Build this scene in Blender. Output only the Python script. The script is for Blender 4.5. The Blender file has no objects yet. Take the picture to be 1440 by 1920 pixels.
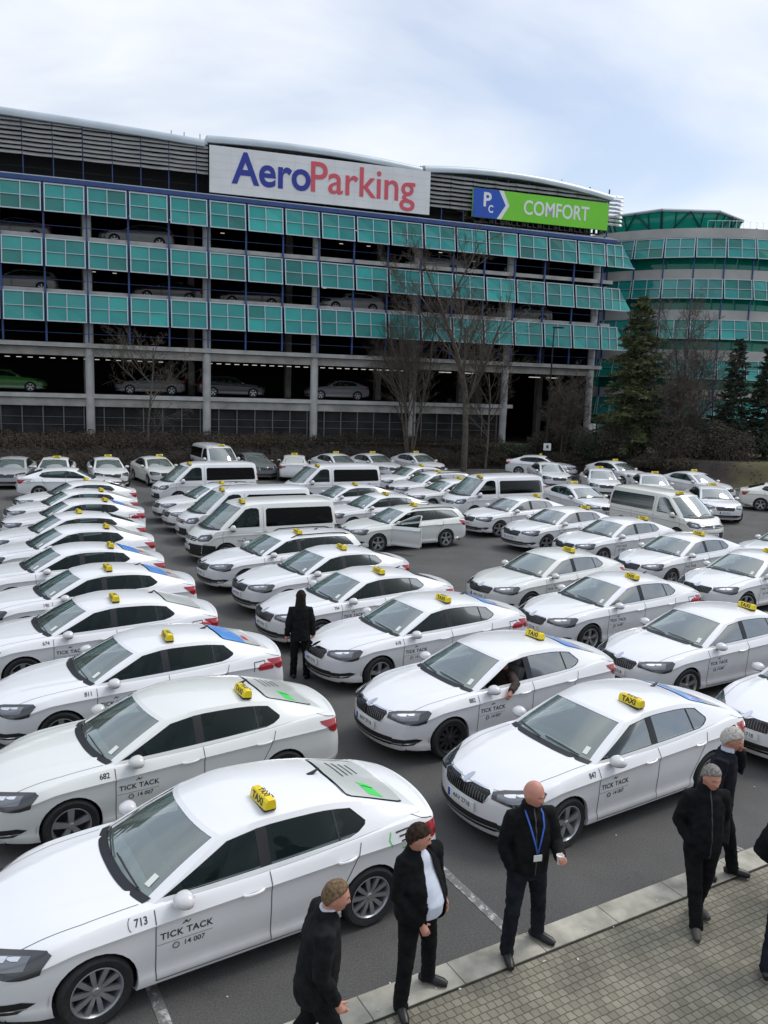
import bpy, bmesh, math, random
from mathutils import Vector, Matrix, noise
from mathutils.bvhtree import BVHTree
SC = bpy.context.scene
COL = SC.collection
PI = math.pi
R = math.radians
rnd = random.Random(11)

# ---------------------------------------------------------------- camera, world, sun
CAM_H = 5.72
pitch, roll = R(8.57), R(1.79)
UPV = Vector((0, math.sin(pitch), math.cos(pitch)))
FWD = Vector((0, math.cos(pitch), -math.sin(pitch)))
rt = Vector((1, 0, 0)) * math.cos(roll) + UPV * math.sin(roll)
up = Vector((-1, 0, 0)) * math.sin(roll) + UPV * math.cos(roll)
cd = bpy.data.cameras.new('camera')
cam = bpy.data.objects.new('camera', cd)
COL.objects.link(cam)
m = Matrix((rt, up, -FWD)).transposed().to_4x4()
m.translation = Vector((0, 0, CAM_H))
cam.matrix_world = m
cd.sensor_fit = 'VERTICAL'
cd.sensor_height = 24.0
cd.lens = 1547.3 / 1920 * 24.0
cd.clip_start = 0.1
cd.clip_end = 3000
SC.camera = cam

SUN_EL, SUN_AZ = R(56), R(62)      # azimuth measured from +Y clockwise
W = bpy.data.worlds.new('World')
SC.world = W
W.use_nodes = True
nt = W.node_tree
nt.nodes.clear()
def wn(t, **k):
    n = nt.nodes.new(t)
    for a, b in k.items(): setattr(n, a, b)
    return n
sky = wn('ShaderNodeTexSky', sky_type='NISHITA', sun_disc=False)
sky.sun_elevation = SUN_EL
sky.sun_rotation = SUN_AZ
sky.air_density = 1.0; sky.dust_density = 1.2; sky.ozone_density = 1.6
tc = wn('ShaderNodeTexCoord')
sep = wn('ShaderNodeSeparateXYZ')
nt.links.new(tc.outputs['Generated'], sep.inputs[0])
# project the view direction on a cloud deck so that the cloud streaks flatten towards the horizon
zz = wn('ShaderNodeMath', operation='MAXIMUM'); nt.links.new(sep.outputs[2], zz.inputs[0]); zz.inputs[1].default_value = 0.0
za = wn('ShaderNodeMath', operation='ADD'); nt.links.new(zz.outputs[0], za.inputs[0]); za.inputs[1].default_value = 0.22
dx = wn('ShaderNodeMath', operation='DIVIDE'); nt.links.new(sep.outputs[0], dx.inputs[0]); nt.links.new(za.outputs[0], dx.inputs[1])
dy = wn('ShaderNodeMath', operation='DIVIDE'); nt.links.new(sep.outputs[1], dy.inputs[0]); nt.links.new(za.outputs[0], dy.inputs[1])
cmb = wn('ShaderNodeCombineXYZ'); nt.links.new(dx.outputs[0], cmb.inputs[0]); nt.links.new(dy.outputs[0], cmb.inputs[1])
mp = wn('ShaderNodeMapping'); nt.links.new(cmb.outputs[0], mp.inputs[0])
mp.inputs['Rotation'].default_value = (0, 0, R(-24)); mp.inputs['Scale'].default_value = (0.8, 1.35, 1); mp.inputs['Location'].default_value = (1.15, 0.55, 0)
n1 = wn('ShaderNodeTexNoise'); n1.inputs['Scale'].default_value = 0.9; n1.inputs['Detail'].default_value = 7; n1.inputs['Roughness'].default_value = 0.5; n1.inputs['Distortion'].default_value = 0.5
nt.links.new(mp.outputs[0], n1.inputs['Vector'])
r1 = wn('ShaderNodeValToRGB'); r1.color_ramp.elements[0].position = 0.39; r1.color_ramp.elements[1].position = 0.66
r1.color_ramp.elements[0].color = (.34, .34, .34, 1); r1.color_ramp.elements[1].color = (1, 1, 1, 1)
nt.links.new(n1.outputs['Fac'], r1.inputs[0])
n2 = wn('ShaderNodeTexNoise'); n2.inputs['Scale'].default_value = 1.7; n2.inputs['Detail'].default_value = 5; n2.inputs['Roughness'].default_value = 0.5
nt.links.new(mp.outputs[0], n2.inputs['Vector'])
r2 = wn('ShaderNodeValToRGB'); r2.color_ramp.elements[0].position = 0.3; r2.color_ramp.elements[1].position = 0.72
r2.color_ramp.elements[0].color = (5.9, 6.25, 6.8, 1); r2.color_ramp.elements[1].color = (7.35, 7.5, 7.75, 1)
nt.links.new(n2.outputs['Fac'], r2.inputs[0])
# sky dimming added behind the camera to darken the car sides facing it
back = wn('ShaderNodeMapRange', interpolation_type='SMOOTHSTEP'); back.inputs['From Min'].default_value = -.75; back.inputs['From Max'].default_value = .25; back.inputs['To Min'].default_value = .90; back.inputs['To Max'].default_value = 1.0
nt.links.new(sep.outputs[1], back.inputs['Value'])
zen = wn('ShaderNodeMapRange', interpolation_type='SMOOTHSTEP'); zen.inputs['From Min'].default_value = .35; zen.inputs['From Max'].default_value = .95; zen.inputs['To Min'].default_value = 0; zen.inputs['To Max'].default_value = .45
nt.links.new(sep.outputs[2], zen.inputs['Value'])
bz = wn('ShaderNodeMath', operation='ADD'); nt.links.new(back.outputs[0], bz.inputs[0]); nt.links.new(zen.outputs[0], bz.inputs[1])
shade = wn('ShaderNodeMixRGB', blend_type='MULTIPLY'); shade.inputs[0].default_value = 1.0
mix = wn('ShaderNodeMixRGB'); nt.links.new(r1.outputs[0], mix.inputs[0]); nt.links.new(sky.outputs[0], mix.inputs[1]); nt.links.new(r2.outputs[0], mix.inputs[2])
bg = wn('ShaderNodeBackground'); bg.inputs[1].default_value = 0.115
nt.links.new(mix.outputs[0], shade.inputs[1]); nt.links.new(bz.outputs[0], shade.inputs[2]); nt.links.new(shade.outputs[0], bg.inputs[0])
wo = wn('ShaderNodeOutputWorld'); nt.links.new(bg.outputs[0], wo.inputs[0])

sd = bpy.data.lights.new('sun', 'SUN')
sd.energy = 1.25; sd.angle = R(22); sd.color = (1, .965, .91)
sun = bpy.data.objects.new('sun', sd); COL.objects.link(sun)
sdir = Vector((math.sin(SUN_AZ) * math.cos(SUN_EL), math.cos(SUN_AZ) * math.cos(SUN_EL), math.sin(SUN_EL)))
sun.rotation_euler = sdir.to_track_quat('Z', 'Y').to_euler()
sun.location = (0, 0, 60)

vs = SC.view_settings
vs.view_transform = 'Standard'; vs.look = 'None'; vs.exposure = 0.37; vs.gamma = 1.0
SC.cycles.max_bounces = 8; SC.cycles.transparent_max_bounces = 16

# ---------------------------------------------------------------- helpers
def lerp(a, b, t): return a + (b - a) * t
def sstep(a, b, x):
    t = min(1, max(0, (x - a) / (b - a))); return t * t * (3 - 2 * t)

class Crv:
    """monotone cubic through (x, y) knots"""
    def __init__(s, pts):
        pts = sorted(pts); s.x = [p[0] for p in pts]; s.y = [p[1] for p in pts]
        n = len(pts); d = [(s.y[i+1] - s.y[i]) / (s.x[i+1] - s.x[i]) for i in range(n-1)]
        m_ = [d[0]] + [0 if d[i-1] * d[i] <= 0 else 2 * d[i-1] * d[i] / (d[i-1] + d[i]) for i in range(1, n-1)] + [d[-1]]
        s.m = m_
    def __call__(s, x):
        X = s.x
        if x <= X[0]: return s.y[0]
        if x >= X[-1]: return s.y[-1]
        i = 0
        while x > X[i+1]: i += 1
        h = X[i+1] - X[i]; t = (x - X[i]) / h
        return (s.y[i] * (2*t**3 - 3*t*t + 1) + h * s.m[i] * (t**3 - 2*t*t + t) + s.y[i+1] * (-2*t**3 + 3*t*t) + h * s.m[i+1] * (t**3 - t*t))

def to_mesh(name, bm, mats, smooth=True, angle=38):
    me = bpy.data.meshes.new(name)
    bm.to_mesh(me); bm.free()
    for mm in mats: me.materials.append(mm)
    if smooth:
        me.polygons.foreach_set('use_smooth', [True] * len(me.polygons))
        try: me.set_sharp_from_angle(angle=R(angle))
        except Exception: pass
    me.update()
    return me

def new_obj(name, me, parent=None, loc=None, rot=None):
    o = bpy.data.objects.new(name, me)
    COL.objects.link(o)
    if parent is not None: o.parent = parent
    if loc is not None: o.location = loc
    if rot is not None: o.rotation_euler = rot
    return o

def obj(name, bm, mats, parent=None, smooth=True, angle=38, loc=None, rot=None):
    if not isinstance(mats, (list, tuple)): mats = [mats]
    return new_obj(name, to_mesh(name, bm, mats, smooth, angle), parent, loc, rot)

def tag(o, label=None, cat=None, group=None, kind=None):
    if label: o['label'] = label
    if cat: o['category'] = cat
    if group: o['group'] = group
    if kind: o['kind'] = kind
    return o

def thing(name, label, cat, loc=(0, 0, 0), rz=0.0, group=None):
    o = bpy.data.objects.new(name, None); COL.objects.link(o)
    o.empty_display_size = 0.2
    o.location = loc; o.rotation_euler = (0, 0, rz)
    return tag(o, label, cat, group)

def BM(): return bmesh.new()

def box(bm, c, s, rot=None, mi=0, bev=0.0):
    r = bmesh.ops.create_cube(bm, size=1.0)
    vs_ = r['verts']
    M = Matrix.Translation(Vector(c)) @ (rot.to_4x4() if rot is not None else Matrix.Identity(4)) @ Matrix.Diagonal((s[0], s[1], s[2], 1))
    bmesh.ops.transform(bm, matrix=M, verts=vs_)
    fs = list({f for v in vs_ for f in v.link_faces})
    if bev > 0:
        es = list({e for v in vs_ for e in v.link_edges})
        rr = bmesh.ops.bevel(bm, geom=es, offset=bev, segments=2, affect='EDGES', profile=0.7)
        fs = list(set(rr['faces']) | {f for f in fs if f.is_valid})
    for f in fs:
        if f.is_valid: f.material_index = mi
    return fs

def tube(bm, pts, rad, n=8, mi=0, cap=True, flat=1.0):
    """tube along pts; rad a number or a list; flat squashes the second axis"""
    pts = [Vector(p) for p in pts]
    if not isinstance(rad, (list, tuple)): rad = [rad] * len(pts)
    rings = []
    prev = None
    for i, p in enumerate(pts):
        d = (pts[min(i+1, len(pts)-1)] - pts[max(i-1, 0)])
        if d.length < 1e-9: d = Vector((0, 0, 1))
        d.normalize()
        if prev is None:
            a = Vector((0, 0, 1)) if abs(d.z) < .9 else Vector((1, 0, 0))
            u = d.cross(a).normalized()
        else:
            u = prev - d * prev.dot(d)
            u = u.normalized() if u.length > 1e-6 else d.orthogonal().normalized()
        prev = u
        w = d.cross(u)
        rings.append([bm.verts.new(p + u * math.cos(2*PI*k/n) * rad[i] + w * math.sin(2*PI*k/n) * rad[i] * flat) for k in range(n)])
    fs = []
    for a, b in zip(rings, rings[1:]):
        for k in range(n):
            fs.append(bm.faces.new((a[k], a[(k+1) % n], b[(k+1) % n], b[k])))
    if cap:
        fs.append(bm.faces.new(rings[0][::-1])); fs.append(bm.faces.new(rings[-1]))
    for f in fs: f.material_index = mi
    return fs

def lathe(bm, prof, n=32, axis='y', mi=0, c=(0, 0, 0), closed=False):
    """prof: list of (radius, offset along axis)"""
    rings = []
    c = Vector(c)
    for r_, h in prof:
        ring = []
        for k in range(n):
            a = 2*PI*k/n
            if axis == 'y': v = Vector((math.cos(a)*r_, h, math.sin(a)*r_))
            elif axis == 'z': v = Vector((math.cos(a)*r_, math.sin(a)*r_, h))
            else: v = Vector((h, math.cos(a)*r_, math.sin(a)*r_))
            ring.append(bm.verts.new(v + c))
        rings.append(ring)
    prs = list(zip(rings, rings[1:]))
    if closed: prs.append((rings[-1], rings[0]))
    for a, b in prs:
        for k in range(n):
            f = bm.faces.new((a[k], a[(k+1) % n], b[(k+1) % n], b[k])); f.material_index = mi

def quad(bm, a, b, c, d, mi=0):
    f = bm.faces.new([bm.verts.new(p) for p in (a, b, c, d)]); f.material_index = mi
    return f

def extrude_poly(bm, poly, fn, mi=0):
    """fn(p, k) gives the 3-D point of polygon point p on side k (0/1)"""
    a = [bm.verts.new(fn(p, 0)) for p in poly]; b = [bm.verts.new(fn(p, 1)) for p in poly]
    fs = [bm.faces.new(a[::-1]), bm.faces.new(b)]
    n = len(poly)
    for i in range(n): fs.append(bm.faces.new((a[i], a[(i+1) % n], b[(i+1) % n], b[i])))
    for f in fs: f.material_index = mi
    return fs

def eval_mesh(o):
    dg = bpy.context.evaluated_depsgraph_get()
    return bpy.data.meshes.new_from_object(o.evaluated_get(dg))

def text_bm(body, size=1.0, bold=0.0, extrude=0.0, align='CENTER', spacing=1.0):
    cu = bpy.data.curves.new('lettering', 'FONT')
    cu.body = body; cu.size = size; cu.offset = bold; cu.extrude = extrude; cu.align_x = align; cu.align_y = 'CENTER'
    cu.space_character = spacing; cu.resolution_u = 4
    o = bpy.data.objects.new('lettering', cu); COL.objects.link(o)
    bpy.context.view_layer.update()
    me = eval_mesh(o)
    bm = BM(); bm.from_mesh(me)
    bpy.data.objects.remove(o); bpy.data.curves.remove(cu); bpy.data.meshes.remove(me)
    return bm

def add_bm(dst, src, mat=None, mi=None):
    """append src to dst through a matrix or a point function"""
    vm = {}
    for v in src.verts:
        co = mat(v.co) if callable(mat) else (mat @ v.co if mat is not None else v.co)
        vm[v] = dst.verts.new(co)
    for f in src.faces:
        try: g = dst.faces.new([vm[v] for v in f.verts])
        except ValueError: continue
        g.material_index = f.material_index if mi is None else mi

# ---------------------------------------------------------------- materials
def mat(name, col, rough=0.5, metal=0.0, coat=0.0, noise_amt=0.0, noise_scale=4.0, bump=0.0, bump_scale=60.0, spec=0.5, emit=None, emit_s=1.0, col2=None):
    M = bpy.data.materials.new(name); M.use_nodes = True
    n = M.node_tree.nodes; l = M.node_tree.links
    p = n['Principled BSDF']
    c = tuple(col) + (1,) if len(col) == 3 else col
    p.inputs['Base Color'].default_value = c
    p.inputs['Roughness'].default_value = rough; p.inputs['Metallic'].default_value = metal
    p.inputs['Specular IOR Level'].default_value = spec
    if coat: p.inputs['Coat Weight'].default_value = coat; p.inputs['Coat Roughness'].default_value = 0.04
    if emit: p.inputs['Emission Color'].default_value = tuple(emit) + (1,); p.inputs['Emission Strength'].default_value = emit_s
    if noise_amt or col2 or bump:
        t = n.new('ShaderNodeTexCoord')
    if noise_amt or col2:
        x = n.new('ShaderNodeTexNoise'); x.inputs['Scale'].default_value = noise_scale; x.inputs['Detail'].default_value = 6
        l.new(t.outputs['Object'], x.inputs['Vector'])
        r_ = n.new('ShaderNodeValToRGB')
        r_.color_ramp.elements[0].position = .32; r_.color_ramp.elements[1].position = .68
        if col2: a, b = c, tuple(col2) + (1,)
        else: a = tuple(min(1, k * (1 - noise_amt)) for k in c[:3]) + (1,); b = tuple(min(1, k * (1 + noise_amt)) for k in c[:3]) + (1,)
        r_.color_ramp.elements[0].color = a; r_.color_ramp.elements[1].color = b
        l.new(x.outputs['Fac'], r_.inputs[0]); l.new(r_.outputs[0], p.inputs['Base Color'])
    if bump:
        y = n.new('ShaderNodeTexNoise'); y.inputs['Scale'].default_value = bump_scale; y.inputs['Detail'].default_value = 4
        l.new(t.outputs['Object'], y.inputs['Vector'])
        b_ = n.new('ShaderNodeBump'); b_.inputs['Strength'].default_value = bump; b_.inputs['Distance'].default_value = .02
        l.new(y.outputs['Fac'], b_.inputs['Height']); l.new(b_.outputs[0], p.inputs['Normal'])
    return M

def glass_mat(name, tint, rough=0.02, refl=1.0, ior=1.52, base=None, base_amt=0.0):
    """thin pane: tinted see-through below, mirror of the surroundings above"""
    M = bpy.data.materials.new(name); M.use_nodes = True
    n = M.node_tree.nodes; l = M.node_tree.links; n.clear()
    o = n.new('ShaderNodeOutputMaterial'); mx = n.new('ShaderNodeMixShader'); tr = n.new('ShaderNodeBsdfTransparent'); g = n.new('ShaderNodeBsdfGlossy')
    fr = n.new('ShaderNodeFresnel'); fr.inputs['IOR'].default_value = ior
    tr.inputs[0].default_value = tuple(tint) + (1,); g.inputs['Roughness'].default_value = rough
    g.inputs['Color'].default_value = (.95, .98, .97, 1)
    mu = n.new('ShaderNodeMath'); mu.operation = 'MULTIPLY'; mu.inputs[1].default_value = refl; mu.use_clamp = True
    l.new(fr.outputs[0], mu.inputs[0]); l.new(mu.outputs[0], mx.inputs[0])
    low = tr.outputs[0]
    if base:
        d = n.new('ShaderNodeBsdfDiffuse'); d.inputs[0].default_value = tuple(base) + (1,)
        m2 = n.new('ShaderNodeMixShader'); m2.inputs[0].default_value = base_amt
        l.new(tr.outputs[0], m2.inputs[1]); l.new(d.outputs[0], m2.inputs[2]); low = m2.outputs[0]
    l.new(low, mx.inputs[1]); l.new(g.outputs[0], mx.inputs[2]); l.new(mx.outputs[0], o.inputs[0])
    return M

def paint(name, col, rough=.28):
    """car paint under clear coat, with road dust gathered low on the panels in patches"""
    M = mat(name, col, rough, coat=.75, spec=.5)
    n = M.node_tree.nodes; l = M.node_tree.links; p = n['Principled BSDF']
    t = n.new('ShaderNodeTexCoord'); x = n.new('ShaderNodeTexNoise'); x.inputs['Scale'].default_value = 2.3; x.inputs['Detail'].default_value = 8; x.inputs['Roughness'].default_value = .65
    l.new(t.outputs['Object'], x.inputs['Vector'])
    s = n.new('ShaderNodeSeparateXYZ'); l.new(t.outputs['Object'], s.inputs[0])
    mr = n.new('ShaderNodeMapRange'); mr.inputs['From Min'].default_value = .15; mr.inputs['From Max'].default_value = .62; mr.inputs['To Min'].default_value = .80; mr.inputs['To Max'].default_value = .03
    l.new(s.outputs[2], mr.inputs['Value'])
    mu = n.new('ShaderNodeMath'); mu.operation = 'MULTIPLY'; l.new(x.outputs['Fac'], mu.inputs[0]); l.new(mr.outputs[0], mu.inputs[1])
    mx = n.new('ShaderNodeMixRGB'); mx.inputs[1].default_value = tuple(col) + (1,); mx.inputs[2].default_value = (.30, .28, .25, 1)
    l.new(mu.outputs[0], mx.inputs[0]); l.new(mx.outputs[0], p.inputs['Base Color'])
    return M

MT = {}
MT['white'] = paint('white_paint', (.785, .785, .785))
MT['cream'] = paint('cream_white_paint', (.72, .73, .69))
MT['ivory'] = paint('ivory_paint', (.76, .75, .685))
MT['silver'] = paint('silver_paint', (.42, .43, .44)); MT['dark'] = paint('dark_grey_paint', (.03, .034, .038)); MT['green'] = paint('green_paint', (.03, .17, .025))
MT['greycar'] = paint('grey_paint', (.17, .18, .19))
MT['black'] = mat('black_plastic', (.012, .012, .013), .45)
MT['trim'] = mat('gloss_black_trim', (.008, .008, .009), .2)
MT['seam'] = mat('panel_gap', (.045, .047, .05), .7)
MT['rubber'] = mat('tyre_rubber', (.014, .014, .014), .75, noise_amt=.4, noise_scale=30)
MT['alloy'] = mat('alloy_metal', (.40, .41, .42), .35, metal=.75)
MT['alloyd'] = mat('dark_alloy_metal', (.16, .165, .17), .38, metal=.7)
MT['steel'] = mat('black_steel_wheel', (.018, .018, .02), .5)
MT['chrome'] = mat('chrome', (.75, .76, .77), .12, metal=1.0)
MT['red'] = mat('red_lamp', (.33, .012, .02), .12, coat=.6)
MT['lamp_dark'] = mat('headlamp_housing', (.028, .029, .031), .15, coat=1.0)
MT['lamp_clear'] = mat('headlamp_lens', (.16, .165, .175), .12, metal=.5, coat=1.0)
MT['yellow'] = mat('yellow_sign_plastic', (.82, .62, .015), .35)
MT['ink'] = mat('black_lettering', (.015, .015, .016), .5)
MT['inkgrey'] = mat('grey_lettering', (.045, .045, .05), .5)
MT['plate'] = mat('number_plate_white', (.70, .71, .70), .35)
MT['plateblue'] = mat('number_plate_blue', (.02, .06, .36), .4)
MT['windscreen'] = glass_mat('windscreen_glass', (.58, .70, .64), refl=3.2, base=(.42, .50, .45), base_amt=.27)  # pale diffuse base paints sky reflection into the glass
MT['glass'] = glass_mat('tinted_side_glass', (.38, .46, .45), refl=.30, base=(.045, .08, .08), base_amt=.14)
MT['vanglass'] = glass_mat('dark_privacy_glass', (.03, .035, .035), rough=.14, refl=.22)
MT['seat'] = mat('grey_seat_fabric', (.15, .15, .152), .85)
MT['dash'] = mat('dashboard_plastic', (.20, .185, .165), .8)
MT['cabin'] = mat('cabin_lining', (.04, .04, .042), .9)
MT['sticker_blue'] = mat('blue_window_film', (.10, .30, .72), .3, coat=.5)
MT['sticker_grey'] = mat('grey_window_film', (.50, .52, .49), .3, coat=.5)
MT['sticker_green'] = mat('green_window_film', (.05, .62, .10), .4)
MT['paper'] = mat('paper_sticker', (.70, .72, .66), .6)
MT['decal_red'] = mat('red_decal', (.50, .03, .05), .5)
# ---------------------------------------------------------------- car bodies
def cut_poly(bm, faces, poly, axis):
    """cut the faces along a convex polygon seen along an axis; returns the faces inside"""
    ar = sum(poly[i][0] * poly[(i+1) % len(poly)][1] - poly[(i+1) % len(poly)][0] * poly[i][1] for i in range(len(poly)))
    if ar < 0: poly = poly[::-1]
    def emb(a, b): return {'y': Vector((a, 0, b)), 'z': Vector((a, b, 0)), 'x': Vector((0, a, b))}[axis]
    ia, ib = {'y': (0, 2), 'z': (0, 1), 'x': (1, 2)}[axis]
    lo = (min(p[0] for p in poly), min(p[1] for p in poly)); hi = (max(p[0] for p in poly), max(p[1] for p in poly))
    cur = []
    for f in faces:
        if not f.is_valid: continue
        a = [v.co[ia] for v in f.verts]; b = [v.co[ib] for v in f.verts]
        if max(a) < lo[0] or min(a) > hi[0] or max(b) < lo[1] or min(b) > hi[1]: continue
        cur.append(f)
    for i in range(len(poly)):
        p, q = poly[i], poly[(i+1) % len(poly)]
        nx, ny = -(q[1] - p[1]), (q[0] - p[0])
        if abs(nx) + abs(ny) < 1e-9: continue
        co = emb(*p); no = emb(nx, ny).normalized()
        geom = list(cur) + list({e for f in cur for e in f.edges}) + list({v for f in cur for v in f.verts})
        r = bmesh.ops.bisect_plane(bm, geom=geom, dist=1e-6, plane_co=co, plane_no=no)
        cand = {g for g in r['geom'] if isinstance(g, bmesh.types.BMFace)} | {f for f in cur if f.is_valid}
        cur = [f for f in cand if f.is_valid and (f.calc_center_median() - co).dot(no) > 0]
    return cur

def extract(bm, faces, offset=None):
    """move the faces to a new bmesh"""
    nb = BM(); vm = {}
    for f in faces:
        vl = []
        for v in f.verts:
            if v not in vm: vm[v] = nb.verts.new(v.co + (offset or Vector()))
            vl.append(vm[v])
        g = nb.faces.new(vl); g.material_index = f.material_index
    bmesh.ops.delete(bm, geom=list(faces), context='FACES')
    return nb

def shell_thick(bm, d):
    """give an open skin an inner side so that its rim shows thickness"""
    bmesh.ops.recalc_face_normals(bm, faces=bm.faces[:])

class Body:
    """lower body lofted over stations along x, greenhouse made of joined patches"""
    def __init__(s, P):
        s.P = P; s.bm = BM(); s.lower(); s.upper()
        bmesh.ops.remove_doubles(s.bm, verts=s.bm.verts[:], dist=0.0006)
        s.bvh = BVHTree.FromBMesh(s.bm)

    def warp(s, v):
        P = s.P
        x, y, z = v
        a = abs(y) / P['HW']
        if x > 0:
            k = P['kf'] * sstep(P['kx'], P['XF'], x); x -= k * a ** 2.3
            x -= P['lean_f'] * sstep(P['XF'] - .5, P['XF'], v[0]) * sstep(P['leanz'], P['leanz'] + .25, z) * .5
            x -= .06 * sstep(P['XF'] - .3, P['XF'], v[0]) * sstep(.34, .18, z)
        else:
            k = P['kr'] * sstep(P['kxr'], -P['XR'], -x); x += k * a ** 2.3
            x += P['lean_r'] * sstep(-P['XR'] - .5, -P['XR'], -v[0]) * sstep(.55, 1.0, z)
            x += .08 * sstep(-P['XR'] - .3, -P['XR'], -v[0]) * sstep(.42, .2, z)
        return Vector((x, y, z))

    def section(s, x):
        """half section of the side, sill to shoulder"""
        P = s.P; w = P['W'](x); zs = P['ZS'](x); zc = P['ZC'](x); zb = P['ZB'](x); sh = P['sh']
        pts = [(w * .86, zb), (w * .955, zb + .03), (w * .972, zb + .10), (w * .948, .36), (w * .958, .47), (w * .972, .60), (w * .976, lerp(.6, zc, .6)),
               (w * .980, zc - .045), (w * 1.0, zc - .004), (w * .994, zc + .006), (w * lerp(1, sh, .45), lerp(zc, zs, .5)), (w * lerp(1, sh, .8), lerp(zc, zs, .86)), (w * sh, zs)]
        out = []
        for i_, (a, b) in enumerate(zip(pts, pts[1:])):
            n = (1, 1, 2, 2, 2, 2, 2, 1, 1, 2, 2, 1)[i_]
            for k in range(n): out.append((lerp(a[0], b[0], k/n), lerp(a[1], b[1], k/n)))
        out.append(pts[-1])
        return out

    def lower(s):
        P = s.P; bm = s.bm
        xs = []
        x = P['XR']
        while x < P['XF'] - 1e-6:
            xs.append(x)
            d = abs(x); near_end = min(x - P['XR'], P['XF'] - x)
            x += .015 if near_end < .1 else (.035 if near_end < .4 else .06)
        xs.append(P['XF'])
        g = [1 - (k / 14) for k in range(15)]
        s.rings = {}
        ring = {}
        J = len(s.section(0))
        for side in (1, -1):
            rows = []
            for x in xs:
                sec = s.section(x); row = [bm.verts.new(s.warp((x, side * y, z))) for y, z in sec]
                ys, zs = sec[-1]
                if x > P['hood_x']: zt = P['ZH'](x); full = True
                elif x < P['deck_x']: zt = P['ZD'](x); full = True
                else: zt = None; full = False
                top = []
                if full:
                    for f in g[1:]:
                        y = ys * f
                        z = zs + (zt - zs) * (1 - f ** P['hp'])
                        if x > P['hood_x']: z += P.get('ridge', .012) * math.exp(-((y - lerp(.36, .55, sstep(2.3, 1.0, x))) / .035) ** 2) * sstep(P['XF'] - .02, P['XF'] - .25, x)
                        top.append(bm.verts.new(s.warp((x, side * y, z))))
                else:
                    top = [bm.verts.new(s.warp((x, side * (ys - .02), zs + .004))), bm.verts.new(s.warp((x, side * (ys - .12), zs + .002)))]
                rows.append((row, top, full))
            for (ra, ta, fa), (rb, tb, fb) in zip(rows, rows[1:]):
                for j in range(J-1): bm.faces.new((ra[j], rb[j], rb[j+1], ra[j+1]) if side > 0 else (ra[j+1], rb[j+1], rb[j], ra[j]))
                A, B = [ra[-1]] + ta, [rb[-1]] + tb
                n = min(len(A), len(B))
                if fa != fb: n = 3
                for j in range(n-1): bm.faces.new((A[j], B[j], B[j+1], A[j+1]) if side > 0 else (A[j+1], B[j+1], B[j], A[j]))
            ring[side] = rows
        # end caps
        for idx, x in ((0, xs[0]), (-1, xs[-1])):
            L, Rr = ring[1][idx], ring[-1][idx]
            top = [L[0][-1]] + L[1] + Rr[1][::-1][1:] + [Rr[0][-1]]
            sec = s.section(x); ys = sec[-1][0]
            zt = P['ZH'](x) if idx == -1 else P['ZD'](x)
            fr = g + [-q for q in g[::-1][1:]]
            prev = None
            grid = []
            for j in range(J):
                y, z = sec[j]
                if j == J-1: line = top
                else:
                    line = [L[0][j]]
                    for q in fr[1:-1]: line.append(bm.verts.new(s.warp((x, y * q, z + (zt - sec[-1][1]) * (1 - abs(q) ** P['hp']) * sstep(.5, 1, j / (J-1)) * .9))))
                    line.append(Rr[0][j])
                grid.append(line)
            for a, b in zip(grid, grid[1:]):
                for k in range(len(a)-1): bm.faces.new((a[k], a[k+1], b[k+1], b[k]))
            # underside closing handled by the floor pan
        s.xs = xs

    def upper(s):
        P = s.P; bm = s.bm
        NS, NT, NQ = 24, 10, 44
        ss = [math.sin(lerp(-PI/2, PI/2, k / NS)) * .5 + lerp(-.5, .5, k / NS) for k in range(NS + 1)]
        fb, ft, eb, et = P['ws']      # windscreen base centre, top centre, base edge, top edge (x, y, z)
        def side_pt(q, t, sg):
            xb = lerp(eb[0], P['tail_b'], q); xt = lerp(et[0], P['tail_t'], q)
            yb, zb = P['GB_Y'](xb), P['GB_Z'](xb); yt, zt = P['CT_Y'](xt), P['CT_Z'](xt)
            bl = P.get('bulge', .018) * 4 * t * (1 - t)
            return Vector((lerp(xb, xt, t), sg * (lerp(yb, yt, t) + bl), lerp(zb, zt, t)))
        def ws_pt(u, t):
            a = abs(u); sg = 1 if u >= 0 else -1
            e = side_pt(0, t, 1)
            xc = lerp(fb[0], ft[0], t); zc = lerp(fb[2], ft[2], t) + .02 * 4 * t * (1 - t)
            return Vector((xc - (xc - e.x) * a ** 2.6, sg * a * e.y, zc - (zc - e.z) * a ** 2.4))
        def roof_pt(q, u):
            a = abs(u); e = side_pt(q, 1, 1)
            zc = P['RC_Z'](lerp(ft[0], P['tail_c'], q))
            xc = lerp(ft[0], P['tail_c'], q)
            return Vector((xc - (xc - e.x) * a ** 2.6, (1 if u >= 0 else -1) * a * e.y, zc - (zc - e.z) * a ** P.get('rp', 2.4)))
        def grid(fn, n, m_, flip=False):
            V = [[bm.verts.new(fn(i, j)) for j in range(m_ + 1)] for i in range(n + 1)]
            for i in range(n):
                for j in range(m_):
                    q = (V[i][j], V[i+1][j], V[i+1][j+1], V[i][j+1])
                    bm.faces.new(q[::-1] if flip else q)
        s.n0 = len(bm.faces)
        grid(lambda i, j: ws_pt(ss[i], j / NT), NS, NT)
        for sg in (1, -1): grid(lambda i, j: side_pt(i / NQ, j / NT, sg), NQ, NT, sg > 0)
        grid(lambda i, j: roof_pt(i / NQ, ss[j]), NQ, NS)
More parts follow.
